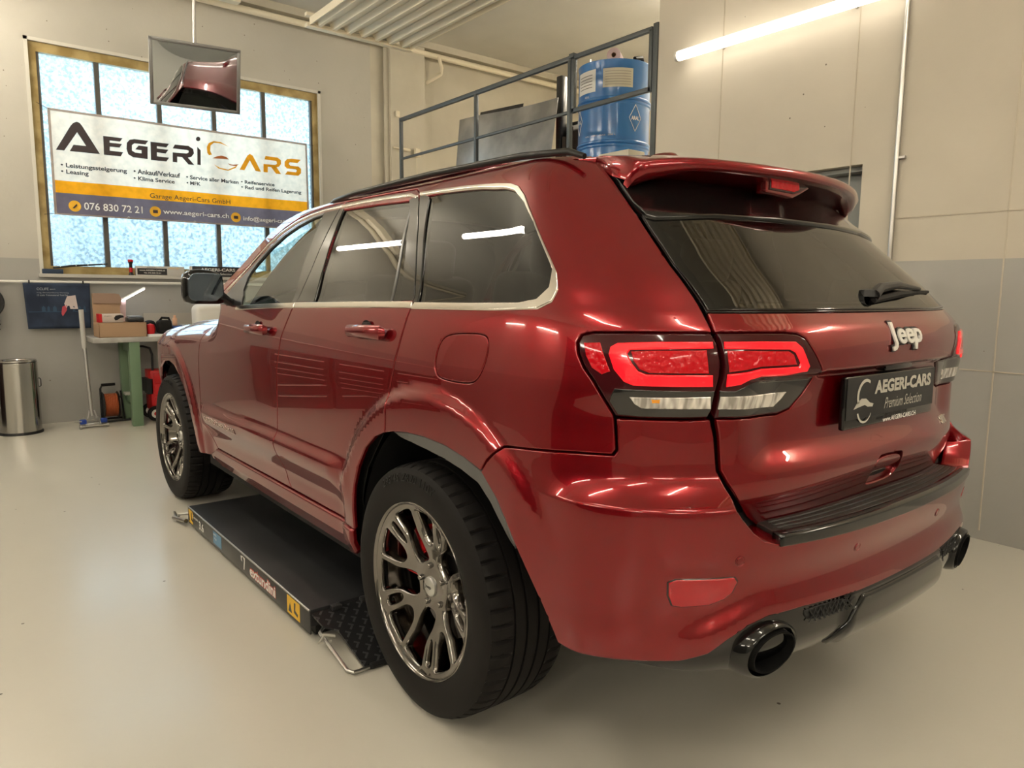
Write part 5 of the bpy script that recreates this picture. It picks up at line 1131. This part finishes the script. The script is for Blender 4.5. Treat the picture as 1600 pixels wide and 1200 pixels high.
text('lettering', 'extundini', M['red_print'], lift, LSx(.652, .036), .315, .056, .075); text('lettering', 'extundini', M['white'], lift, lambda x, y, z: Vector((.648-x, .0042, .040+y)), .307, .048, .025)
text('lettering', '3.6', M['white'], lift, LSx(1.44, .038), .085, .046, .03); text('lettering', 'Compact', M['white'], lift, LSx(1.555, .066), .10, .022, .01)
flat('emblem', [(.735, .040), (.725, .085), (.74, .098), (.755, .086), (.75, .07), (.765, .075), (.77, .095), (.745, .10), (.71, .098), (.712, .08), (.722, .04)], M['white'], lift, lambda a, b_: Vector((a, .0036, b_)))

# ------------------------------------------------------------------ stainless bin and hose stand
M['stainless'] = mat('stainless', (.50, .485, .46), .14, 1.0)
bn = empty('pedal_bin', (5.93, 1.515, 0), 0, 'tall round stainless steel bin standing by the window wall', 'bin')
MB().lathe([(.001, .012), (.165, .012), (.163, .03), (.160, .62), (.163, .635), (.156, .64), (.150, .60), (.148, .04), (.001, .04)], seg=48).build('body', M['stainless'], bn, ang=40)
MB().lathe([(.150, .0), (.172, .0), (.174, .010), (.168, .024), (.150, .024)], seg=40, closed=True).build('foot_ring', M['black_plastic'], bn)
MB().lathe([(.120, .640), (.155, .640), (.160, .648), (.152, .660), (.125, .655), (.118, .645)], seg=40, closed=True).build('rim', M['stainless'], bn)
MB().tube([(-.02, -.162, .49), (-.03, -.173, .48), (-.03, -.173, .42), (-.02, -.162, .41)], .004, 8).build('handle', M['black_plastic'], bn)
st = empty('suspension_strut', (6.215, 1.635, 0), 0, 'black ribbed rubber bellows on a chrome rod standing behind the steel bin', 'strut')
mb = MB(); mb.lathe([(.012, .0), (.012, .95)], seg=12); mb.build('rod', M['steel'], st)
MB().lathe([(.03, .90), (.045, .92), (.03, .94)]+[(.040+.010*(k % 2)-.0008*k, .95+.016*k) for k in range(22)]+[(.02, 1.31)], seg=24).build('bellows', M['rubber'], st)
MB().lathe([(.02, 0), (.10, 0), (.10, .02), (.02, .03)], seg=24).build('base', M['steel'], st)
wt = empty('wall_reel', (XW-.10, 1.70, 1.165), 0, 'round dark disc hanging on the wall at the left picture edge', 'reel'); MB().lathe([(.02, -.05), (.145, -.05), (.155, -.03), (.155, .02), (.12, .045), (.02, .05)], axis='X', seg=36).build('disc', M['black_plastic'], wt); MB().cyl((-.052, 0, 0), .05, .02, 'X').build('hub', M['trim_dark'], wt)

# ------------------------------------------------------------------ towel hanging from the rail
M['navy'] = mat('navy_towel', (.018, .030, .062), .8); noise_mix(M['navy'], (.013, .022, .048), (.026, .042, .082), 5, 3)
tw = empty('hanging_towel', (XW-.075, 1.395, .915), 0, 'dark navy printed cloth hanging from the white wall rail', 'cloth')
def twp(s, t, d=0.): return Vector((-.004*math.sin(s*22)*(1-t)-d, -s, t))
bm = bmesh.new(); n, k = 30, 16; gg = []
for i in range(n+1):
    row = []
    for j in range(k+1):
        t = .428*j/k; s_ = .018+.512*i/n; s_ -= (.018 if i < 3 else 0)*(j/k)*(1-i/3); s_ += (.012*(j/k) if i > n-3 else 0)
        row.append(bm.verts.new(twp(s_, t)))
    gg.append(row)
for i in range(n):
    for j in range(k): bm.faces.new((gg[i][j], gg[i+1][j], gg[i+1][j+1], gg[i][j+1]))
for f_ in bm.faces: f_.smooth = True
me = bpy.data.meshes.new('cloth'); bm.to_mesh(me); bm.free(); o = link('cloth', me, M['navy'], tw); sd = o.modifiers.new('s', 'SOLIDIFY'); sd.thickness = .004
M['navy2'] = mat('blue_print', (.03, .07, .13), .7); M['pale_print'] = mat('pale_print', (.42, .45, .50), .7)
twf = lambda s0, t0: (lambda x, y, z: twp(s0+x, t0+y, .004))
text('lettering', 'CCLIFE', M['pale_print'], tw, twf(.105, .362), .095, .022, .0); text('lettering', 'sport', M['pale_print'], tw, twf(.21, .362), .045, .014)
text('lettering', '12 tlg. Ölwechsel Bremse Werkzeug', M['pale_print'], tw, twf(.105, .330), .255, .016); text('lettering', '12 tools Trimmaterial Tool Set', M['pale_print'], tw, twf(.105, .308), .25, .015)
for s_, w_ in ((.135, .03), (.18, .02), (.225, .03), (.385, .02), (.43, .025), (.475, .02)): flat('tool_print', [(s_, .16), (s_+w_, .16), (s_+w_, .20), (s_+w_*.5, .215), (s_, .20)], M['navy2'], tw, lambda a, b_: twp(a, b_, .004))
flat('tool_print', [(.03, .155), (.50, .155), (.50, .163), (.03, .163)], M['navy2'], tw, lambda a, b_: twp(a, b_, .004))
flat('cloth_print', [(.345, .305), (.415, .315), (.430, .185), (.365, .185), (.36, .215), (.345, .215), (.335, .19), (.318, .235)], mat('pink_white', (.60, .52, .52), .7), tw, lambda a, b_: twp(a, b_, .005))
flat('cloth_print', [(.300, .205), (.335, .225), (.337, .175), (.300, .115), (.290, .14)], mat('red_cloth', (.50, .07, .10), .7), tw, lambda a, b_: twp(a, b_, .005))
for y in (.05, .485): MB().box((-.008, -y, .438), (.012, .012, .03), bev=.002).build('clip', M['black_plastic'], tw)

# ------------------------------------------------------------------ trolley jack with its long handle
jk = empty('trolley_jack', (5.93, .955, 0), 0, 'small aluminium trolley jack with blue jaws and tall handle', 'jack')
M['jack_blue'] = mat('blue_anodised', (.03, .07, .35), .3, .6)
mb = MB()
for s_ in (1, -1):
    mb.prism([(-.10, .02), (-.10, .055), (-.03, .09), (.12, .075), (.22, .04), (.22, .02)], .008, lambda u_, v_, t, s_=s_: (u_, s_*.052+s_*t, v_))
    mb.prism([(-.02, .08), (.02, .08), (.015, .155), (-.005, .155)], .010, lambda u_, v_, t, s_=s_: (-.03+u_*.6, s_*.035+s_*t-(v_-.08)*s_*.25, v_))
mb.box((.0, 0, .03), (.16, .10, .02), bev=.004); mb.build('frame', M['alu'], jk)
for y in (-.085, .085):
    MB().box((-.09, y, .062), (.05, .055, .045), bev=.01).build('jaw', M['jack_blue'], jk)
for x, y in ((-.12, -.11), (-.12, .11), (.20, -.07), (.20, .07)): MB().cyl((x, y, .022), .022, .02, 'Y', 20, .003).cyl((x, y, .022), .008, .026, 'Y', 12).build('wheel', M['steel'], jk)
mb = MB(); mb.tube([(-.12, -.11, .022), (-.12, .11, .022)], .006, 8).tube([(-.12, .10, .07), (-.12, .16, .075)], .006, 8); mb.build('axle', M['steel'], jk)
MB().tube([(-.01, 0, .10), (.0, .022, .75)], .016, 14).build('handle', M['alu'], jk)
MB().tube([(.0, .022, .74), (.004, .030, 1.10)], .021, 14).build('grip', mat('pale_grey_foam', (.50, .50, .48), .7), jk)

# ------------------------------------------------------------------ cable reel
cr = empty('cable_reel', (6.12, .745, 0), 0, 'orange extension cable reel with black tubular frame by the bench leg', 'cable reel')
M['orange_cable'] = mat('orange_cable', (.42, .10, .035), .5)
mb = MB(); mb.tube([(.10, .10, .012), (-.02, .10, .012), (-.02, .10, .33), (-.02, .085, .36), (-.02, -.03, .365), ], .010, 10).tube([(.10, .10, .012), (.10, -.14, .012), (-.07, -.14, .012), (-.07, .10, .012), (.10, .10, .012)], .009, 8).tube([(-.02, -.10, .012), (-.02, -.075, .30)], .008, 8); mb.build('frame', M['black_plastic'], cr)
MB().tube([(-.02, .09, .365), (-.02, -.03, .367)], .014, 10).build('handle', M['rubber'], cr)
mb = MB()
for k in range(9): mb.lathe([(.095, -.056+k*.0125), (.110, -.056+k*.0125), (.114, -.050+k*.0125), (.110, -.045+k*.0125), (.095, -.045+k*.0125)], (-.02, .02, .165), 'Y', 28, closed=True)
mb.build('cable', M['orange_cable'], cr)
for y in (-.045, .085): MB().cyl((-.02, y, .165), .13, .006, 'Y', 32).build('flange', M['black_plastic'], cr)
MB().tube([(-.02, -.045, .24), (-.02, -.085, .24)], .010, 8).build('crank', M['black_plastic'], cr)

# ------------------------------------------------------------------ workbench
wb = empty('workbench', (5.66, .945, 0), 0, 'workbench with grey top and green steel legs under the window', 'workbench')
M['bench_top'] = mat('grey_bench_top', (.34, .33, .31), .5); noise_mix(M['bench_top'], (.28, .27, .25), (.40, .39, .37), 4, 5)
MB().box(*bx(0, .62, -2.2, 0, .800, .845), bev=.004).build('bench_top', M['bench_top'], wb)
for x in (.05, .50):
    MB().box(*bx(x-.04, x+.05, -.385, -.295, 0, .80), bev=.003).build('leg', M['green'], wb)
    MB().box(*bx(x-.04, x+.05, -2.0, -1.91, 0, .80), bev=.003).build('leg', M['green'], wb)
MB().box(*bx(.08, .52, -.36, -.32, .70, .79)).box(*bx(.08, .52, -.36, -.32, .20, .26)).build('cross_rail', M['green'], wb, smooth=False)
MB().box(*bx(.35, .55, -1.95, -.30, .26, .285)).build('shelf', M['bench_top'], wb, smooth=False)
MB().box(*bx(.605, .622, -2.2, -.55, .845, 1.05)).build('upstand', mat('worn_plywood', (.42, .39, .34), .7), wb, smooth=False)
# cardboard tray with raised lid
cb = empty('cardboard_box', (5.72, .88, .845), 0, 'open cardboard box with its lid raised, standing on the workbench end', 'box')
mb = MB(); H = .135
for q in ((0, .30, -.40, -.396, 0, H), (0, .30, -.004, 0, 0, H), (0, .004, -.40, 0, 0, H), (.296, .30, -.40, 0, 0, H), (0, .30, -.40, 0, 0, .004)): mb.box(*bx(*q))
mb.build('tray', M['cardboard'], cb, smooth=False)
mb = MB(); mb.prism([(-.005, .0), (-.24, .0), (-.235, .14), (-.245, .165), (-.252, .22), (-.235, .262), (-.20, .270), (-.03, .272), (-.005, .268)], .005, lambda u_, v_, t: (.30+t+(v_*.05), u_, H+v_)); mb.build('lid', M['cardboard'], cb, smooth=False)
mb = MB(); mb.prism([(-.010, .175), (-.24, .175), (-.25, .22), (-.235, .262), (-.20, .270), (-.03, .272), (-.010, .268)], .006, lambda u_, v_, t: (.288+t+(v_*.05), u_, H+v_)); mb.build('lid_flap', mat('cardboard_shaded_print', (.30, .20, .15), .8), cb, smooth=False)  # flap print darker than the plain cardboard
pb = empty('parts_box', (5.80, .865, .982), 0, 'white and red car parts box lying on the open cardboard box', 'box')
mb = MB(); mb.box(*bx(0, .12, -.205, 0, 0, .078), bev=.002); mb.build('carton', mat('cream_carton', (.62, .53, .47), .6), pb); mb = MB(); mb.box(*bx(-.002, .118, -.028, .001, .001, .0785)); mb.build('red_end', M['red_plastic'], pb, smooth=False)
text('lettering', 'DENCKERMANN', M['black_print'], pb, lambda x, y, z: Vector((-.0015, -.045-x, .055+y)), .06, .008)
flat('pad_picture', [(-.125, .040), (-.14, .062), (-.175, .070), (-.205, .062), (-.21, .045), (-.18, .040), (-.155, .022), (-.135, .018)], M['black_print'], pb, lambda a, b_: Vector((-.0018, a, b_)))
gc = empty('plastic_case', (5.80, .615, .982), 0, 'low dark grey plastic case lying on the open cardboard box beside the parts box', 'case')
MB().box((.06, -.06, .022), (.15, .14, .044), bev=.008).build('body', M['trim_dark'], gc); MB().box((.06, -.06, .050), (.12, .11, .014), bev=.005).build('lid', mat('blue_grey', (.20, .23, .27), .35), gc)
# folding LED desk lamp
dl_ = empty('desk_lamp', (6.13, .605, .846), 0, 'white folding lamp glowing above the boxes on the bench', 'lamp')
MB().cyl((0, 0, .012), .06, .024, bev=.006).build('base', M['fixture'], dl_)
MB().box((0, .0, .19), (.022, .055, .34), Matrix.Rotation(math.radians(3), 4, 'X'), bev=.008).build('stem', mat('pink_tinted_plastic', (.70, .50, .50), .5), dl_)
MB().box((0, -.10, .40), (.03, .26, .020), Matrix.Rotation(math.radians(-30), 4, 'X'), bev=.008).build('lamp_head', M['fixture'], dl_)
MB().box((-.012, -.10, .388), (.03, .24, .006), Matrix.Rotation(math.radians(-30), 4, 'X'), bev=.002).build('lamp_panel', emis('lamp_glow', (.95, .97, 1), 5), dl_)
# things right of the box
cp = empty('cap', (5.93, .41, .926), 0, 'black cap lying on the white rag beside the cardboard box', 'cap'); MB().lathe([(.058, 0), (.056, .03), (.042, .055), (.02, .066), (.001, .068)], seg=24).build('crown', M['rubber'], cp); MB().box((-.07, -.02, .006), (.07, .09, .008), bev=.003).build('peak', M['rubber'], cp)
rc = MB(); rc.lathe([(.001, 0), (.035, 0), (.045, .05), (.035, .09), (.001, .10)], seg=18); rc = rc.build('red_pouch', M['red_plastic'], None, loc=(5.80, .432, .866)); tag(rc, 'red rounded pouch beside the black cap on the bench', 'pouch')
rg = MB(); rg.box((0, 0, .04), (.09, .12, .08), bev=.02); rg = rg.build('white_rag', mat('white_rag', (.62, .58, .52), .9), None, loc=(5.93, .395, .845)); tag(rg, 'crumpled white rag between cardboard box and black bag', 'rag')
bg_ = empty('tool_bag', (5.80, .31, .845), 0, 'black tool bag standing on the bench beside the blue box', 'bag'); MB().box((0, 0, .065), (.12, .13, .13), bev=.03, seg=3).build('body', M['rubber'], bg_); MB().tube([(0, .04, .12), (-.02, .02, .155), (-.02, -.04, .150), (0, -.06, .11)], .012, 8).build('strap', M['rubber'], bg_)
sp2 = MB(); sp2.cyl((0, 0, .04), .022, .08, bev=.006).cyl((0, 0, .09), .012, .03); sp2 = sp2.build('spray_bottle', mat('peach_plastic', (.70, .42, .28), .5), None, loc=(5.74, .315, .870)); tag(sp2, 'small peach coloured bottle standing on the blue box', 'bottle')
bb_ = MB(); bb_.box((0, 0, .035), (.14, .12, .07), bev=.004); bb_ = bb_.build('blue_box', mat('blue_carton', (.02, .07, .30), .5), None, loc=(5.84, .175, .846)); tag(bb_, 'bright blue carton at the bonnet edge on the bench', 'box')
pp = MB(); pp.box((0, 0, .010), (.21, .28, .020), bev=.002); pp = pp.build('paper_stack', mat('white_paper', (.72, .72, .76), .7), None, loc=(5.77, .33, .846)); pp.location = (5.765, .335, .845); tag(pp, 'stack of white paper on the bench edge beside the cardboard box', 'paper')
for o_, dz in ((bg_, .021), (bb_, .0195), (sp2, .067)): o_.location.z += dz
sp2.location = (5.84, .20, .936)
vs = MB(); vs.box((0, 0, .03), (.10, .12, .06), bev=.01).cyl((0, .0, .075), .025, .05).tube([(-.02, .05, .07), (-.02, -.06, .09)], .010, 8).cyl((0, -.05, .08), .018, .06, 'X'); vs = vs.build('bench_fitting', M['alu'], None, loc=(5.98, .10, .845)); tag(vs, 'silver metal fitting on the bench behind the car bonnet', 'fitting')
tb_ = MB(); tb_.box((0, 0, .15), (.22, .34, .30), bev=.06, seg=4); tb_ = tb_.build('plastic_canister', mat('white_plastic', (.72, .70, .66), .5), None, loc=(5.98, -.18, .845)); tag(tb_, 'white rounded plastic canister on the bench behind the door mirror', 'canister')
for i, (y, h_, m_) in enumerate(((-.60, .16, M['green']), (-.78, .22, M['fixture']), (-.95, .12, M['trim_dark']))):
    o_ = MB().cyl((0, 0, h_/2), .045, h_, bev=.01).cyl((0, 0, h_+.015), .02, .03).build('bottle', m_, None, loc=(5.95, y, .845)); tag(o_, ('green bottle', 'white bottle', 'dark low bottle')[i]+' on the bench seen through the front door window', 'bottle')
wb2 = empty('wire_basket', (XW-.16, -.72, 1.434-.0), 0, 'black wire basket on the sill seen through the car windows', 'basket')
mb = MB()
for z, w_ in ((0, .10), (.06, .12), (.13, .14)): mb.tube([(-.05, w_, z+.004), (-.05, -w_, z+.004), (.10, -w_, z+.004), (.10, w_, z+.004), (-.05, w_, z+.004)], .003, 6)
for k in range(7): y = -.10+.2*k/6; mb.tube([(-.05, y, .004), (-.05, y*1.35, .134)], .002, 5).tube([(-.05, y, .004), (.10, y, .004)], .002, 5)
mb.build('wire_frame', M['black_plastic'], wb2)
wb2.location = (6.14, -.72, .846)

# ------------------------------------------------------------------ red hand trolley below the bench
ht = empty('tool_trolley', (5.98, .44, 0), 0, 'red wheeled cabinet with black tube handle standing under the workbench', 'trolley')
MB().box(*bx(-.10, .14, -.30, 0, .10, .50), bev=.01).build('cabinet', M['red_plastic'], ht)
for k in range(3): MB().box(*bx(-.112, -.10, -.28, -.03, .14+k*.12, .24+k*.12), bev=.003).build('drawer', M['red_plastic'], ht)
mb = MB(); mb.box(*bx(-.10, .14, -.02, .03, .27, .42)); mb.build('side_tray', M['black_plastic'], ht, smooth=False)
MB().tube([(-.08, -.02, .12), (-.08, -.03, .66), (-.06, -.015, .72), (0, .03, .735), (.02, .05, .735)], .011, 10).build('handle', M['black_plastic'], ht)
for x in (-.11, .14):
    for y in (-.03, -.27):
        o_ = MB().lathe([(.02, -.018), (.068, -.018), (.075, -.01), (.075, .01), (.068, .018), (.02, .018)], (0, 0, 0), 'X', 28).build('wheel', M['rubber'], ht, loc=(x, y, .076)); MB().lathe([(.001, -.02), (.042, -.02), (.045, 0), (.042, .02), (.001, .02)], axis='X', seg=24).build('wheel_disc', M['fixture'], o_); MB().lathe([(.001, -.024), (.02, -.024), (.02, .024), (.001, .024)], axis='X', seg=16).build('wheel_hub', M['red_plastic'], o_)

# ------------------------------------------------------------------ things on the window sill
SZ = WZ0
tc_ = empty('torch', (XW-.02, .475, SZ), 0, 'red and black torch standing upright on the window sill', 'torch')
MB().lathe([(.001, 0), (.024, 0), (.022, .012), (.015, .02), (.015, .11), (.022, .125), (.024, .135)], seg=18).build('body', M['black_plastic'], tc_); MB().lathe([(.0245, .133), (.026, .150), (.020, .156), (.001, .156)], seg=18).build('head', M['red_plastic'], tc_); MB().lathe([(.0155, .03), (.0165, .035), (.0165, .07), (.0155, .075)], seg=18).build('grip_band', M['red_plastic'], tc_)
sx_ = empty('sign_carton', (XW-.035, .432, SZ), 0, 'long white carton with black address label on the window sill', 'box')
MB().box(*bx(0, .05, -.46, 0, 0, .095), bev=.002).build('carton', mat('pale_carton', (.55, .54, .52), .6), sx_); MB().box(*bx(-.002, 0, -.29, -.012, .008, .072)).build('label_panel', M['black_print'], sx_, smooth=False)
text('lettering', 'www.AEGERI-CARS.ch', M['white'], sx_, lambda x, y, z: Vector((-.0028, -.03-x, .046+y)), .24, .013, .02); text('lettering', 'TEL 076 830 72 21', M['white'], sx_, lambda x, y, z: Vector((-.0028, -.07-x, .020+y)), .16, .012, .01); text('lettering', 'AEGERI', M['trim_dark'], sx_, lambda x, y, z: Vector((-.0012, -.10-x, .076+y)), .09, .010); text('lettering', 'www.car', M['yellow'], sx_, lambda x, y, z: Vector((-.0012, -.30-x, .070+y)), .11, .012)
s2_ = empty('plate_holder', (XW-.03, -.11, SZ), 0, 'black plate holder with white lettering on the sill behind the door mirror', 'plate holder')
MB().box(*bx(0, .02, -.60, 0, 0, .108), bev=.003).build('board', M['black_print'], s2_); MB().box(*bx(-.001, .02, .004, .03, .0, .105), bev=.002).build('end_piece', M['fixture'], s2_)
text('lettering', 'AEGERI-CARS', M['white'], s2_, lambda x, y, z: Vector((-.0016, -.08-x, .058+y)), .36, .032, .02); text('lettering', 'Premium Selection', M['white'], s2_, lambda x, y, z: Vector((-.0016, -.14-x, .018+y)), .26, .024, 0, shear=.4)
wl = empty('wiper_strip', (XW-.015, 1.10, SZ+.035), 0, 'black strip with light studs leaning on the sill at the window corner', 'strip')
MB().tube([(0, .04, .02), (.0, -.10, .042), (0, -.42, .070)], [.006, .010, .007], 8).build('strip', M['black_plastic'], wl)
for y in (-.02, -.15, -.25, -.38): MB().cyl((-.011, y, .032+(-y)*.10), .005, .004, 'X', 10).build('stud', M['fixture'], wl)
o_ = MB().box((0, 0, .022), (.06, .17, .044), bev=.006).build('cloth_bundle', mat('dark_blue_cloth', (.03, .05, .09), .8), None, loc=(XW-.01, 1.145, SZ)); tag(o_, 'folded dark blue cloth in the lower left window corner', 'cloth')

# ------------------------------------------------------------------ storage deck: railing, drum, sheets
RY, DZ2 = YR-.015, 2.27
rl = empty('steel_railing', (1.87, RY, DZ2), 0, 'dark grey square tube railing along the edge of the storage deck', 'railing')
def bar(a, b_, t=.04):
    a, b_ = Vector(a), Vector(b_); d = b_-a; mb = MB(); mb.box((0, 0, 0), (d.length, t, t), bev=.003)
    mb.bm.transform(Matrix.Translation((a+b_)/2)@d.to_track_quat('X', 'Z').to_matrix().to_4x4()); return mb
for x in (3.765, 2.30, .95, .02):
    bar((x, 0, -.0), (x, 0, .955+(.03 if x == .02 else 0)), .035 if x > .1 else .045).build('post', M['grey_rail'], rl)
bar((.95, 0, .955), (3.78, 0, .955), .038).build('top_rail', M['grey_rail'], rl)
bar((.95, 0, .525), (3.76, 0, .525), .025).build('middle_rail', M['grey_rail'], rl)
gt_ = empty('railing_gate', (1.89, RY+.0, DZ2), 0, 'framed gate section of the grey railing in front of the blue drum', 'gate')
for a, b_ in (((.04, 0, .955), (.90, 0, .955)), ((.04, 0, .53), (.90, 0, .53)), ((.05, 0, .51), (.05, 0, .955)), ((.885, 0, .51), (.885, 0, .955))): bar(a, b_, .034).build('gate_bar', M['grey_rail'], gt_)
MB().box((.90, .0, .97), (.06, .05, .035), bev=.006).build('latch', M['grey_rail'], gt_)
dm = empty('oil_drum', (3.02, -2.99, DZ2), 0, 'tall blue steel oil drum standing on the storage deck', 'drum')
M['drum'] = mat('blue_drum_paint', (.022, .145, .42), .32, 0, .4, .1); R_ = .325
pd = [(.001, .0), (R_-.005, .0), (R_+.006, .012), (R_, .03)]
for zz in (.33, .36, .70, .73): pd += [(R_, zz-.02), (R_+.010, zz-.008), (R_+.010, zz+.002), (R_, zz+.012)]
pd += [(R_, 1.02), (R_+.006, 1.035), (R_+.006, 1.05), (R_-.006, 1.05), (R_-.012, 1.032), (.001, 1.032)]
MB().lathe(pd, seg=64).build('body', M['drum'], dm)
def onD(a0, r=R_+.002): return lambda x, y, z: Vector((r*math.cos(a0+x/R_), r*math.sin(a0+x/R_), y))
def dlabel(name, a0, w_, z0, z1, m_, r=R_+.0015):
    bm = bmesh.new(); n = 14; g1 = [[bm.verts.new(onD(a0, r)(-w_/2+w_*i/n, z, 0)) for z in (z0, z1)] for i in range(n+1)]
    for i in range(n): bm.faces.new((g1[i][0], g1[i][1], g1[i+1][1], g1[i+1][0]))
    for f_ in bm.faces: f_.smooth = True
    me = bpy.data.meshes.new(name); bm.to_mesh(me); bm.free(); return link(name, me, m_, dm)
view_a = math.atan2(2.03+2.99, -1.815-3.02)
# labels face the room; angles measured from +x
M['cream_label'] = mat('cream_label', (.60, .57, .47), .6); M['lines'] = mat('grey_print', (.36, .34, .29), .6)
l1 = dlabel('paper_label', view_a+.10, .27, .815, .975, M['cream_label']); l2 = dlabel('paper_label', view_a-.90, .24, .79, .98, M['white'])
for k in range(6):
    dlabel('print_line', view_a+.10, .23, .835+k*.022, .841+k*.022, M['lines'], R_+.0022)
for k in range(5): dlabel('print_line', view_a-.90, .17, .83+k*.026, .835+k*.026, M['trim_dark'], R_+.0022)
def dia(a0, zc, hw, hh):
    P = [(-hw, 0), (0, hh), (hw, 0), (0, -hh)]
    mb = MB(); pts = [onD(a0, R_+.003)(x, zc+y, 0) for x, y in P]
    fine = []
    for i in range(4):
        for t in range(5):
            x = P[i][0]+(P[(i+1) % 4][0]-P[i][0])*t/5; y = P[i][1]+(P[(i+1) % 4][1]-P[i][1])*t/5; fine.append(onD(a0, R_+.003)(x, zc+y, 0))
    mb.tube(fine, .0028, 4, closed=True); mb.build('emblem', M['white'], dm)
    text('lettering', 'ARAL', M['white'], dm, lambda x, y, z: onD(a0, R_+.003)(x-.042, zc-.018+y, 0), .084, .034, .03)
dia(view_a+.62, .56, .062, .115); dia(view_a-1.22, .56, .062, .115)
text('lettering', 'UN  1202  GAS  208 L', M['white'], dm, lambda x, y, z: onD(view_a-.85, R_+.003)(x, .405+y, 0), .30, .012); text('lettering', 'ARAL', M['white'], dm, lambda x, y, z: onD(view_a-.92, R_+.003)(x, .745+y, 0), .06, .022, .0)
MB().tube([(-.26, .0, 1.04), (-.27, .03, 1.08), (-.25, -.08, 1.11), (-.20, -.16, 1.08), (-.22, -.18, 1.03)], .018, 8).build('hose_loop', M['rubber'], dm); MB().tube([(.10, .22, 1.03), (.10, .22, 1.12)], .010, 8).cyl((.10, .22, 1.06), .022, .03).build('drum_pump', M['steel'], dm)
pr1 = empty('paper_roll', (2.93, -2.90, DZ2+1.05+.062), 0, 'roll of pinkish paper towel lying on top of the blue drum', 'paper roll')
MB().lathe([(.022, -.10), (.060, -.10), (.062, -.095), (.062, .095), (.060, .10), (.022, .10)], axis='Y', seg=32, closed=True).build('paper', mat('pinkish_paper', (.52, .40, .40), .9), pr1); MB().lathe([(.019, -.101), (.022, -.101), (.022, .101), (.019, .101)], axis='Y', seg=20, closed=True).build('core', M['cardboard'], pr1)
pr1.rotation_euler = (0, 0, math.radians(35))
M['sheet'] = mat('galvanised_sheet', (.46, .45, .44), .36, .9); noise_mix(M['sheet'], (.34, .335, .33), (.55, .54, .52), 2.2, 5)
def sheet_(name, P, y, label, m_, bow=.03):
    c = np.mean(P, 0)
    f = lambda u, v: np.stack([np.asarray(u), y-.16*(np.asarray(v)-DZ2)+bow*np.sin((np.asarray(u)-c[0])*3.2), np.asarray(v)], -1)
    o = panel(name, f, P, m_, None, step=(.08, .08), th=.003, lip=0, bd=.06); return tag(o, label, 'metal sheet')
sheet_('metal_sheet', [(3.50, DZ2+.01), (3.50, 3.13), (4.30, 3.155), (5.13, 3.205), (5.03, DZ2+.01)], -2.58, 'large bowed galvanised sheet leaning behind the deck railing', M['sheet'])
sheet_('metal_sheet', [(4.20, DZ2+.01), (4.22, 3.24), (4.99, 3.29), (4.99, DZ2+.01)], -2.74, 'dark sheet standing just behind the large galvanised sheet', M['trim_dark'], 0)
pst = MB(); pst.box((3.66, -2.92, DZ2+.56), (.08, .08, 1.12), bev=.012, seg=2); pst = pst.build('rubber_post', M['trim_dark']); tag(pst, 'dark square post standing upright between the sheets and the drum', 'post')
rb = MB(); rb.box((3.78, -2.84, DZ2+.70), (.12, .05, .16), bev=.008).box((3.78, -2.84, DZ2+.31), (.05, .03, .62)); rb = rb.build('fire_tool', M['red_plastic']); tag(rb, 'red sign on a stand beside the dark post on the deck', 'sign')
o_ = MB().box((3.53, -3.16, DZ2+.30), (.30, .34, .60), bev=.01).build('dark_crate', mat('dark_brown_wood', (.07, .05, .04), .7)); tag(o_, 'dark brown crate on the deck left of the blue drum', 'crate')
o_ = MB().box((3.53, -3.16, DZ2+.6235), (.32, .38, .045), bev=.006).build('white_tray', M['fixture']); tag(o_, 'white edged flat tray lying on the dark crate', 'tray')
o_ = MB().box((3.53, -3.16, DZ2+.669), (.30, .30, .045), bev=.006).build('dark_board', M['trim_dark']); tag(o_, 'dark board lying on the white tray by the drum', 'board')
for k, (x, ln) in enumerate(((3.50, .52), (3.40, .60))):
    o_ = bar((x, -2.82, DZ2+.02), (x+.05, -2.86, DZ2+ln), .035).build('wooden_offcut', bpy.data.materials['dark_brown_wood']); tag(o_, ('brown timber offcut leaning beside the dark post, shorter one', 'brown timber offcut leaning beside the dark post, longer one')[k], 'timber', 'timber offcuts by the post')
o_ = MB().box((2.10, -2.50, DZ2+.085), (.34, .20, .17), bev=.01).build('storage_carton', M['cream_label']); tag(o_, 'pale carton on the deck just above the car roof', 'box')
o_.location.x = .35
